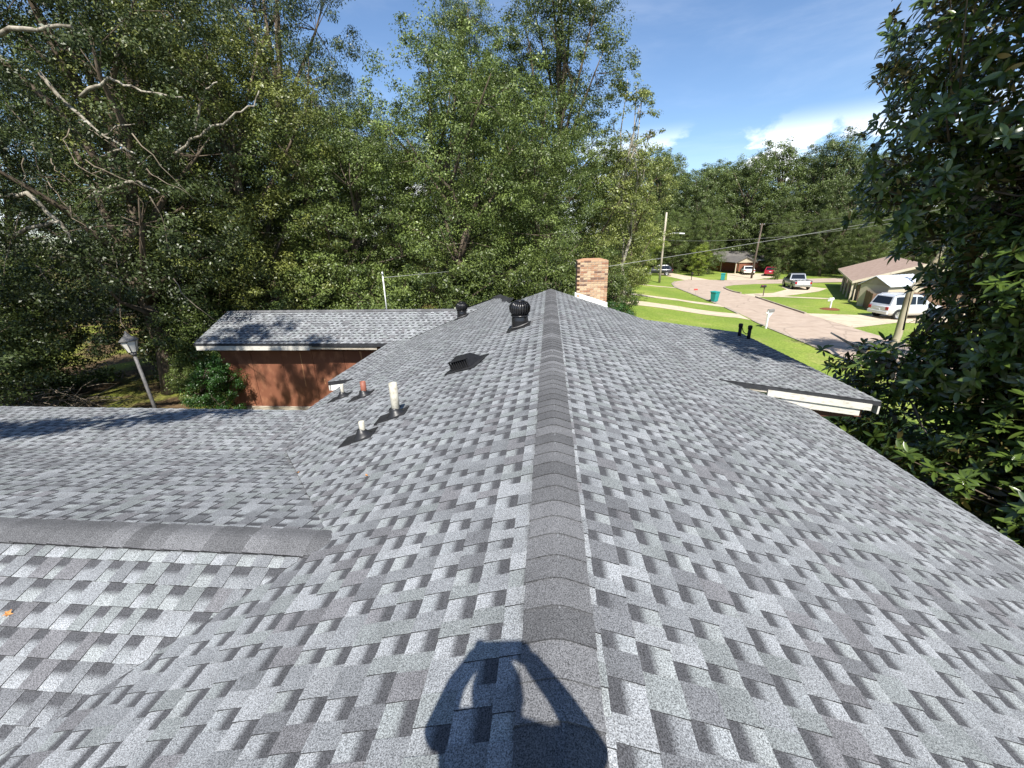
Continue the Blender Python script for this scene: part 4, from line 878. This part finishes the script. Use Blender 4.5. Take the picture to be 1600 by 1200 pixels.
def lobes_for(seed, h, r, z0, n, lr):
    rr = random.Random(seed); o = []
    for i in range(n):
        z = z0 + (h - z0) * (i + .5) / n; f = math.sin(math.pi * min(max((z - z0) / (h - z0), .12), .93)) ** .6; a = i * 2.4 + rr.random(); rad = r * f * rr.uniform(.35, .72)
        s = lr * rr.uniform(.8, 1.25); o.append(((rad * math.cos(a), rad * math.sin(a), z), (s, s, s * rr.uniform(.65, .9))))
    o.append(((0, 0, h - lr * .6), (lr * .8, lr * .8, lr * .7))); return o
PROTO = {}
def proto(key, seed, h, r, z0, n, lr, nc, per, cr, size, leaf, trunk_r, bark='bark', lo=.5, twigs=60):
    lb = lobes_for(seed, h, r, z0, n, lr); cm, cl = foliage('crown', lb, nc, per, cr, size, LEAF[leaf], lo); PROTO[key] = (trunk_mesh('trunk', h, trunk_r, lb, cl, M[bark], seed, twigs), cm)
proto('oak', 1, 14, 5.0, 2.5, 15, 2.5, 700, 150, .56, .10, 'oak', .32, twigs=120)
proto('olive', 2, 13, 4.6, 1.5, 15, 2.3, 700, 140, .52, .10, 'olive', .26)
proto('mass', 3, 12, 5.0, .8, 17, 2.3, 820, 135, .52, .105, 'mid', .26)
proto('tall', 4, 20, 4.2, 6.5, 17, 2.1, 780, 115, .54, .12, 'mid', .26, twigs=60, lo=.4)
proto('far', 5, 20, 7.0, 2.0, 20, 3.3, 640, 85, .95, .27, 'far', .4, twigs=20)
proto('pale', 6, 12, 3.2, 1.5, 12, 1.8, 420, 85, .52, .15, 'light', .18)
proto('shrub', 7, 2.6, 1.4, .2, 9, .75, 210, 75, .26, .085, 'bush', .06, twigs=10)
proto('wild', 8, 4.2, 2.0, .2, 10, 1.1, 260, 80, .4, .11, 'mid', .07, twigs=30)
proto('lime', 9, 6.5, 2.2, .8, 9, 1.3, 260, 70, .42, .14, 'lime', .12, twigs=10)
proto('sparse', 10, 16, 2.6, 6.5, 12, 1.1, 110, 60, .42, .15, 'light', .14, bark='pale_bark', twigs=70)
def tree(key, x, y, h, label, w=None, rz=0, cat='tree', name=None, group=None, z=None, base={'oak': 14, 'olive': 13, 'mass': 12, 'tall': 20, 'far': 20, 'pale': 12, 'shrub': 2.6, 'wild': 4.2, 'lime': 6.5, 'sparse': 16}):
    s = h / base[key]; w = w or s
    nm = name or {'oak': 'oak_tree', 'shrub': 'shrub', 'wild': 'bush'}.get(key, 'broadleaf_tree')
    t = empty(nm, (x, y, gz(x) - .02 if z is None else z), rz, label, cat, group); t.scale = (w, w, s)
    tm, cm = PROTO[key]; link('trunk', tm, t); link('crown', cm, t); return t
G1, G2, G3 = 'trees of the wood behind the left wing', 'back row of the left wood', 'trees of the far wood across the street'
# left wood, front row
tree('oak', -17.6, 8.4, 13.5, 'dark oak at the left picture edge beside the yard lamp', .95, 0, group=G1)
tree('oak', -15.0, 14.5, 14.5, 'dark oak behind the leaning yard lamp', 1.0, 2.1, group=G1)
tree('olive', -13.4, 18.5, 13.6, 'olive-green tree rising above the left end of the rear wing', 1.08, .6, group=G1)
tree('oak', -17.5, 20, 17, 'tall dark oak with sky gaps, left of the olive tree', 1.1, 4.0, group=G1)
tree('oak', -14.4, 25, 20.5, 'tall dark tree left of the narrow sky gap', 1.02, 5.2, group=G1)
tree('mass', -9.6, 20.5, 10.2, 'rounded green tree right above the rear wing roof', .92, 1.0, group=G1)
tree('mass', -4.6, 21.5, 12.6, 'broad sunlit green tree behind the turbine vents', 1.02, 2.5, group=G1)
tree('mass', -.6, 24, 10.6, 'sunlit green tree just left of the chimney', .86, 4.0, group=G1)
tree('tall', -5.5, 31, 19.2, 'tall airy tree with a pointed top right of the sky gap', .72, .4, group=G1)
tree('tall', .3, 30, 20.6, 'tallest airy tree above the chimney, cut by the picture top', 1.02, 2.2, group=G1)
tree('tall', -3.2, 33, 16.5, 'airy tree filling between the two tall tops', .9, 3.7, group=G1)
tree('pale', 3.7, 33, 11.0, 'green tree directly behind the chimney top', 1.05, 1.0, group=G1)
tree('pale', 7.3, 40, 12.2, 'yellow-green tree right of the chimney', .95, 2.6, group=G1)
tree('sparse', 5.6, 33, 15.2, 'slender half-bare tree leaning into the sky right of the wood', 1.0, 1.7, group=G1)
tree('lime', 12.0, 60, 7.6, 'lime-green small tree left of the street lamp pole', 1.2, 0, group=G1)
tree('pale', 8.4, 56, 9.5, 'dull green tree behind the left lawn', 1.1, 3.3, group=G1)
tree('oak', 9.6, 66, 11, 'dark tree over the left lawn near the brick house', .8, 1.3, group=G1)
for i, (x, y, h, lab) in enumerate(((-50, 30, 17, 'outermost back-row tree beyond the left picture edge'), (-41, 31, 17, 'back-row tree far left behind the dark oaks'), (-33, 33, 18, 'back-row tree behind the dark oak at the left edge'), (-26, 31, 19, 'back-row tree behind the leaning yard lamp'), (-20, 36, 17, 'back-row tree behind the olive-green tree'), (-14, 39, 14, 'back-row tree seen low in the sky gap'), (-9, 41, 13, 'back-row tree behind the rounded green tree'), (-3, 46, 13, 'back-row tree behind the neighbouring house'), (4, 55, 12, 'back-row tree behind the chimney'), (-24, 47, 16, 'rearmost tree of the left wood, left of the sky gap'), (-17, 50, 14.5, 'rearmost tree of the left wood below the sky gap'), (-11, 52, 14, 'rearmost tree of the left wood right of the sky gap'), (-5, 56, 14, 'rearmost tree of the left wood above the turbine vents'))):
    tree('mass' if i % 2 else 'oak', x, y, h, lab, h / 12, i * 1.3, group=G2)
for x, y, h, lab in ((-7.0, 17.6, 4.2, 'bright bush peeking over the rear wing ridge by the service mast'), (-10.3, 18.2, 4.6, 'bush behind the left half of the rear wing ridge'), (-3.6, 19.0, 4.6, 'bush behind the farther turbine vent'), (-13.4, 14.4, 3.2, 'leafy bush left of the rear wing corner'), (-19.6, 13.4, 3.4, 'scrubby bush left of the yard lamp'), (-20.5, 14.6, 5.0, 'tall scrub at the left edge behind the brush pile'), (-12.9, 13.2, 1.5, 'pale low bush right of the yard lamp'), (-16.2, 17.5, 5.5, 'understorey bush in the shade behind the yard lamp'), (.2, 19.5, 4.4, 'bush behind the far end of the main ridge'), (3.4, 24.5, 3.6, 'light bush at the foot of the chimney')):
    tree('wild', x, y, h, lab, h / 4.2, x, 'bush', group='bushes around the house')
tree('shrub', -10.7, 11.9, 2.0, 'round glossy green shrub against the brown siding', .58, .3, 'shrub')
tree('shrub', 3.1, 20, 2.4, 'yellow-green shrub right of the chimney base', .7, 1.3, 'shrub')
# far wood
FW = [(21, 92, 21, .9), (27.5, 88, 16, .75), (32, 97, 19, .95), (39, 94, 20, .95), (46, 97, 22.5, 1.1), (53, 92, 22.5, 1.05), (60, 96, 20.5, 1.0), (68, 97, 20, 1.0), (76, 94, 21, 1.0), (43, 88, 13, .7), (49.5, 80, 14.5, .75), (56, 78, 14, .75), (63, 82, 15, .8), (70, 80, 16, .85), (16, 96, 17, .9), (84, 92, 21, 1.0), (36, 104, 20, 1.1), (62, 70, 12, .6), (24.5, 100, 21, .95), (29, 116, 20, 1.1), (48, 118, 22, 1.2), (66, 116, 22, 1.2), (56, 108, 22, 1.1)]
FL = ['behind the brick house by the lamp pole', 'low one left of the carport', 'behind the open carport', 'right above the carport roof', 'the tallest rounded one on the skyline', 'tall one right of the rounded skyline hump', 'above the bungalow roof ridge', 'on the skyline just left of the magnolia', 'on the skyline behind the magnolia', 'low one behind the red car', 'low one above the pickup truck', 'dark one left of the bungalow', 'dark one behind the bungalow ridge', 'low one behind the magnolia gap', 'leftmost one right of the yellow-green tree', 'rightmost one hidden by the magnolia', 'rear one between the two skyline humps', 'shady one close behind the bungalow', 'one filling the dip right of the lamp pole', 'rear one behind the lime-green roadside tree', 'rear one behind the tallest rounded one', 'rear one above the bungalow', 'rear one between the humps and the magnolia']
for i, ((x, y, h, w), l_) in enumerate(zip(FW, FL)): tree('far', x, y, h, 'far wood tree, ' + l_, w, i * 1.9, group=G3)
for x, y, h, w_, lab in ((12.5, 76, 9, .8, 'low leafy tree in front of the left brick house'), (15.6, 80, 10, .85, 'low leafy tree left of the black car'), (22.8, 83, 9.5, .85, 'low leafy tree over the far brick house end'), (28.4, 81, 10, .8, 'low leafy tree just left of the carport'), (41.5, 82, 9, .7, 'low leafy tree right of the red car'), (45.5, 77, 9.5, .8, 'low leafy tree above the pickup truck cab'), (48, 70, 8.5, .75, 'low leafy tree left of the bungalow')):
    tree('mass', x, y, h, lab, w_, x, group='leafy trees along the far lawns')
tree('lime', 25.5, 76, 5.0, 'small light green tree near the far bin', .8, .5, group=G3)
tree('wild', 34.5, 69.0, 3.0, 'small dark roadside tree in front of the red car', .35, .5, 'tree', 'young_tree', G3)
# trees behind and beside the camera whose shade reaches the picture
tree('oak', -18.5, .5, 13, 'oak outside the left picture edge shading the left wing', .9, 3.0)
# ------------------------------------------------------------------ pale dead limbs of the tree at the left edge
dt = empty('dead_tree', (-20.6, 12.6, 0), 0, 'dead tree with pale bare crooked limbs at the left edge', 'tree')
def limb(pts, r0, r1, nm='limb', jit=.05, m='pale_bark'):
    rr = random.Random(str(pts)); P = []
    for a, c in zip(pts, pts[1:]):
        a, c = Vector(a), Vector(c)
        for k in range(3): P.append(a.lerp(c, k / 3) + Vector([rr.uniform(-jit, jit) for _ in range(3)]))
    P.append(Vector(pts[-1])); o = dt.location; n = len(P)
    MB().tube([p - o for p in P], [r0 + (r1 - r0) * i / (n - 1) for i in range(n)], 7).build(nm, M[m], dt)
limb([(-20.6, 12.6, -.2), (-20.2, 12.5, 4), (-19.0, 12.3, 7.5), (-17.2, 11.8, 10), (-15.5, 11.3, 12.5)], .3, .12, 'trunk', .05, 'bark')
limb([(-17.2, 11.8, 9.8), (-14.5, 11.0, 10.3), (-13.06, 11.0, 10.37), (-12.06, 11.0, 10.35), (-11.18, 11.0, 10.37)], .08, .035)
limb([(-19.3, 12.4, 6.2), (-17.5, 12.2, 6.7), (-16.05, 12.0, 7.01), (-15.21, 12.0, 7.02), (-14.85, 12.3, 6.29), (-14.68, 12.6, 5.46), (-14.2, 12.8, 4.65), (-13.91, 13.0, 4.11)], .10, .022)
limb([(-16.32, 12.2, 5.87), (-15.42, 12.2, 6.18), (-14.8, 12.3, 6.25)], .06, .05)
limb([(-13.52, 12.0, 9.95), (-13.0, 12.0, 9.16), (-12.4, 12.0, 8.5), (-11.69, 12.0, 8.09), (-11.42, 12.0, 7.92)], .055, .02)
limb([(-12.4, 12.0, 8.45), (-12.15, 12.0, 8.38), (-11.76, 12.0, 8.58), (-11.21, 12.0, 8.62)], .035, .012, 'twig', .02)
limb([(-12.48, 12.0, 7.88), (-12.1, 12.0, 8.01), (-11.69, 12.0, 8.07)], .012, .03, 'twig', .02)
limb([(-13.4, 12.8, 9.6), (-12.46, 13.0, 9.99), (-12.11, 13.0, 9.85), (-11.39, 13.0, 9.63), (-10.45, 13.0, 9.48)], .05, .018)
limb([(-12.9, 15.0, 8.3), (-12.07, 15.0, 8.88), (-11.17, 15.0, 9.22), (-10.3, 15.0, 9.55), (-9.62, 15.0, 9.8), (-9.38, 15.0, 10.16)], .05, .018)
limb([(-11.9, 15.0, 9.1), (-11.52, 15.0, 9.84), (-11.18, 15.0, 10.27), (-10.73, 15.0, 10.46)], .045, .018)
limb([(-13.6, 12.4, 6.9), (-12.94, 12.5, 7.19), (-12.38, 12.5, 7.33), (-11.89, 12.5, 7.24), (-11.48, 12.5, 6.96)], .07, .025)
for k in range(26):
    rr = random.Random(k * 3 + 1); p = Vector((rr.uniform(-15.5, -10.2), rr.uniform(10.8, 12.6), rr.uniform(4.5, 9.5))); d = Vector((rr.uniform(-.3, 1), rr.uniform(-.3, .2), rr.uniform(-1.2, .3))).normalized() * rr.uniform(.9, 1.9)
    q = Vector((d.y, -d.x, .3)) * .18; limb([tuple(p), tuple(p + d * .5 + q), tuple(p + d)], .016, .005, 'twig', .04, 'brush')
# brush pile at the left edge of the yard
bp = MB(); rr = random.Random(21)
for k in range(170):
    c = Vector((-17.2 + rr.gauss(0, 1.0), 11.6 + rr.gauss(0, .6), abs(rr.gauss(0, .42)) + .03)); d = Vector((rr.gauss(0, 1), rr.gauss(0, .7), rr.gauss(0, .3))).normalized() * rr.uniform(.4, 1.1)
    bp.tube([c - d, c + Vector((0, 0, rr.uniform(-.05, .15))), c + d], [.016, .012, .005], 4, False)
tag(bp.build('brush_pile', M['brush']), 'pile of dead brown branches at the left edge of the yard', 'brush pile', kind='stuff')
# leafy bough that throws the streak of shade on the left wing
def bough(lb, n, org, path, label):
    cm, cl = foliage('bough', lb, n, 60, .3, .13, LEAF['oak'], .1); bo = empty('oak_bough', org, 0, label, 'branch'); o = link('leaves', cm, bo); o.location = -Vector(org)
    MB().tube([Vector(p) - Vector(org) for p in path], [.16, .12, .07, .02], 6).build('limb', M['bark'], bo)
bough([((-8.9 + .62 * i, .55 + .25 * i, 8.25), (.6 - .03 * i, .32, .3)) for i in range(7)], 62, (-12, 0, 8.2), [(-17, -.5, 7), (-12, 0, 8.1), (-7.5, 1.1, 8.25), (-5, 2.1, 8.2)], 'leafy oak bough outside the left picture edge over the left wing')
bough([((-12.0 + .95 * i, 3.6 + .5 * math.sin(i * 2.1), 13.3 + .7 * math.cos(i * 1.7)), (1.0, .8, .75)) for i in range(7)], 150, (-13, 3.5, 12.8), [(-18, 1, 9), (-13, 3, 12.6), (-9, 3.7, 13.2), (-5.5, 3.8, 13.3)], 'high leafy oak bough above the picture over the rear wing')
bough([((-15.0 + .8 * i, 2.6, 9.0), (.5, .3, .3)) for i in range(5)], 22, (-15, 2, 8.6), [(-18, .5, 7), (-16, 2, 8.5), (-13, 2.6, 9), (-11.5, 2.6, 9)], 'short leafy oak bough outside the picture by the left eave')

# ------------------------------------------------------------------ magnolia
def mag_leaf(mats, curve, wid, tone):
    b = MB(); vs = []; n = 5
    prof = [.1, .72, .98, 1.0, .74, .1]
    for i in range(n + 1):
        x = i / n; w_ = wid * prof[i]; z = -curve * x * x
        vs += [(x, -w_, z + .10 * w_ * 2), (x, 0, z), (x, w_, z + .10 * w_ * 2)]
    fs = []
    for i in range(n): fs += [(3 * i, 3 * i + 3, 3 * i + 4, 3 * i + 1), (3 * i + 1, 3 * i + 4, 3 * i + 5, 3 * i + 2)]
    return np.array(vs), fs
MV = [mag_leaf(None, c, w_, 0) for c, w_ in ((.14, .17), (.26, .185), (.06, .155), (.4, .175))]
LB = [((9.2, 8.2, 8.3), (3.55, 3.4, 2.9), 1.2), ((8.7, 7.6, 1.7), (2.7, 3.0, 1.8), 1.0), ((10.1, 7.4, 4.6), (3.3, 3.4, 3.4), 1.4), ((7.5, 5.3, 1.5), (1.9, 2.2, 1.7), 1.0), ((7.2, 8.9, 6.1), (1.5, 1.4, .9), .5), ((6.7, 8.4, 2.9), (1.0, 1.3, .65), .7), ((9.6, 4.6, 3.2), (2.6, 2.2, 2.6), .8), ((11.2, 7.0, 8.4), (2.8, 2.6, 2.6), .6), ((7.9, 3.3, 12.2), (2.7, 1.9, 1.7), .9), ((7.9, 6.4, 4.5), (1.6, 1.7, 2.1), 1.6)]  # high lobe above the frame is added, unseen, to shade the upper crown
w_ = np.array([l[1][0] * l[1][2] * l[2] for l in LB]); rr = random.Random(5)
whorls = []
for k in range(18000):
    c, R_, _ = LB[rng.choice(len(LB), p=w_ / w_.sum())]
    d = unit(1)[0]; s = .45 + .55 * rng.random() ** .5
    if d[0] * .72 + d[1] * .69 > .25 and rng.random() < .85: continue
    b_ = 1 + .22 * math.sin(d[0] * 5 + c[0]) * math.sin(d[1] * 4 + c[2] * 2) + .12 * math.sin(d[2] * 9)
    p = np.array(c) + d * np.array(R_) * s * b_
    if p[0] < 5.0 or (p[2] > 5.2 and p[1] > 4 and p[0] < .615 * p[1]) or p[2] < .15 or (p[0] < 5.75 and p[2] < 3.0): continue
    ratio = p[0] / p[1]; el = (p[2] - 5.44) / p[1]
    if p[1] > 4.6 and .66 < ratio < .815 and -.235 < el < -.05 and rng.random() < .96: continue        # open gap between the two tiers of boughs
    whorls.append((p, d))
leaf_list = []
for p, d in whorls:
    ax = Vector(d * .7 + np.array([0, -.12, .55]) + rng.normal(size=3) * .25).normalized(); q = ax.to_track_quat('Z', 'X').to_matrix()
    nl = rr.randint(7, 11); ph = rr.random() * 6.28
    for j in range(nl):
        a = ph + 2 * math.pi * j / nl + rr.uniform(-.25, .25); tilt = rr.uniform(-.25, .85); ln = rr.uniform(.12, .23)
        dirv = q @ Vector((math.cos(a) * math.cos(tilt), math.sin(a) * math.cos(tilt), math.sin(tilt))); up = (ax - dirv * ax.dot(dirv)).normalized(); sd = up.cross(dirv)
        leaf_list.append((Vector(p) + ax * rr.uniform(-.05, .05), dirv, sd, up, ln, rr.randrange(4), rr.random()))
mg = empty('magnolia_tree', (9.4, 7.4, gz(9.4)), 0, 'large dark glossy magnolia overhanging the right edge of the roof', 'tree'); mo = Vector(mg.location)
def lscore(l):
    v = l[0] - CAM; z = v.dot(CF)
    if z < .5 or abs(v.dot(CR) / z) > 1.22 or abs(v.dot(CD) / z) > .91: return 99
    return v.length
order = sorted(range(len(leaf_list)), key=lambda i: lscore(leaf_list[i])); near = set(order[:300])
LM = []
for V_, F_ in MV:
    for key in ('magnolia', 'magnolia_yellow'):
        me = bpy.data.meshes.new('leaf'); me.from_pydata([tuple(p) for p in V_], [], F_); me.materials.append(LEAF[key]); a = me.attributes.new('tone', 'FLOAT', 'FACE'); a.data.foreach_set('value', [.5] * len(F_)); LM.append(me)
VV, FF, TT = [], [], []; cnt = 0; fyel = [[], [], []]
for i, (p, dv, sd, up, ln, kind, tn) in enumerate(leaf_list):
    yel = tn > .993
    if i in near:
        o = link('leaf', LM[kind * 2 + (1 if yel else 0)], mg); Q = Matrix((dv, sd, up)).transposed().to_4x4(); o.matrix_local = Matrix.Translation(p - mo) @ Q @ Matrix.Scale(ln, 4)
    else:
        V_, F_ = MV[kind]; A = np.array([dv, sd, up]); v = V_ * ln @ A + np.array(p - mo)
        T_ = (fyel if yel else (VV, FF, TT)); b0 = len(fyel[0]) * 18 if yel else cnt
        T_[0].append(v); T_[1].append([[b0 + k for k in f] for f in F_]); T_[2].extend([tn] * len(F_))
        if not yel: cnt += len(V_)
def big_leaf_mesh(name, T_, m):
    v = np.concatenate(T_[0]); f = np.array(T_[1]).reshape(-1, 4); n = len(f)
    me = bpy.data.meshes.new(name); me.vertices.add(len(v)); me.vertices.foreach_set('co', v.astype('f').ravel()); me.loops.add(4 * n); me.loops.foreach_set('vertex_index', f.astype('i').ravel())
    me.polygons.add(n); me.polygons.foreach_set('loop_start', np.arange(0, 4 * n, 4, dtype='i')); me.polygons.foreach_set('use_smooth', np.ones(n, bool)); me.update(calc_edges=True)
    a = me.attributes.new('tone', 'FLOAT', 'FACE'); a.data.foreach_set('value', np.array(T_[2], 'f')); me.materials.append(m); return me
tag(link('foliage', big_leaf_mesh('foliage', (VV, FF, TT), LEAF['magnolia']), mg), kind='stuff')
if fyel[0]: tag(link('yellowed_foliage', big_leaf_mesh('yellowed_foliage', fyel, LEAF['magnolia_yellow']), mg), kind='stuff')
b = MB(); b.tube([(0, 0, -.3), (.1, .1, 3), (-.1, .2, 6), (.1, .4, 10)], [.28, .22, .15, .05], 9); b.build('trunk', M['pale_bark'], mg)
for c, R_, _ in LB:
    e = Vector(c) - mo; s = Vector((0, 0, max(.8, e.z - 1.6))); MB().tube([s, s.lerp(e, .5) + Vector((0, 0, .2)), e, e + (e - s) * .4], [.11, .08, .05, .015], 7).build('branch', M['pale_bark'], mg)
tb = MB()
for p, d in whorls[::12]:
    c = min(LB, key=lambda l: (Vector(l[0]) - Vector(p)).length)[0]; e = Vector(p) - mo; s = e.lerp(Vector(c) - mo, .5); tb.tube([s, s.lerp(e, .5) + Vector((0, 0, -.06)), e], [.02, .013, .007], 4, False)
tag(tb.build('twigs', M['bark'], mg), kind='stuff')
ip = []
for k in range(30000):
    c, R_, _ = LB[rng.choice(len(LB), p=w_ / w_.sum())]; p = np.array(c) + unit(1)[0] * np.array(R_) * .92 * rng.random() ** .45
    if p[0] < 5.6 or p[2] < .15: continue
    ratio = p[0] / p[1]; el = (p[2] - 5.44) / p[1]
    if .62 < ratio < .835 and -.26 < el < -.03: continue
    ip.append(p - np.array(mo))
ip = np.array(ip); n = len(ip); tag(link('inner_foliage', leaves_mesh('inner_foliage', ip, rng.normal(size=(n, 3)) + np.array([0, 0, .6]), rng.uniform(.13, .24, n), rng.random(n) * .8, LEAF['magnolia'], .42), mg), kind='stuff')
# pale leaning street tree seen through the gap
ps = empty('leaning_tree', (15.0, 20.0, gz(15.0)), 0, 'pale leaning tree stem framed by the magnolia gap', 'tree'); so = Vector(ps.location)
MB().tube([Vector(p) - so for p in ((15.0, 20, -1.1), (15.6, 20, .2), (15.72, 20, 1.04), (15.70, 20, 1.98), (15.72, 20, 2.93), (15.9, 20, 3.3))], [.19, .17, .15, .14, .13, .11], 12).build('trunk', M['stem_bark'], ps)
MB().tube([Vector(p) - so for p in ((15.85, 20, 3.1), (16.1, 20, 3.5), (16.5, 20, 4.6), (16.8, 20, 6.0), (17.3, 20, 8))], [.11, .10, .085, .06, .02], 8).build('branch', M['stem_bark'], ps)
lb = [((17.4, 19.6, 6.6), (1.7, 1.6, 1.2)), ((19.3, 19.2, 6.0), (1.9, 1.6, 1.3)), ((18.2, 18.6, 8.0), (1.8, 1.6, 1.2)), ((20.6, 18.6, 7.6), (1.7, 1.6, 1.2))]
cm, cl = foliage('crown', lb, 190, 80, .42, .14, LEAF['oak'], .3); o = link('crown', cm, ps); o.location = -so
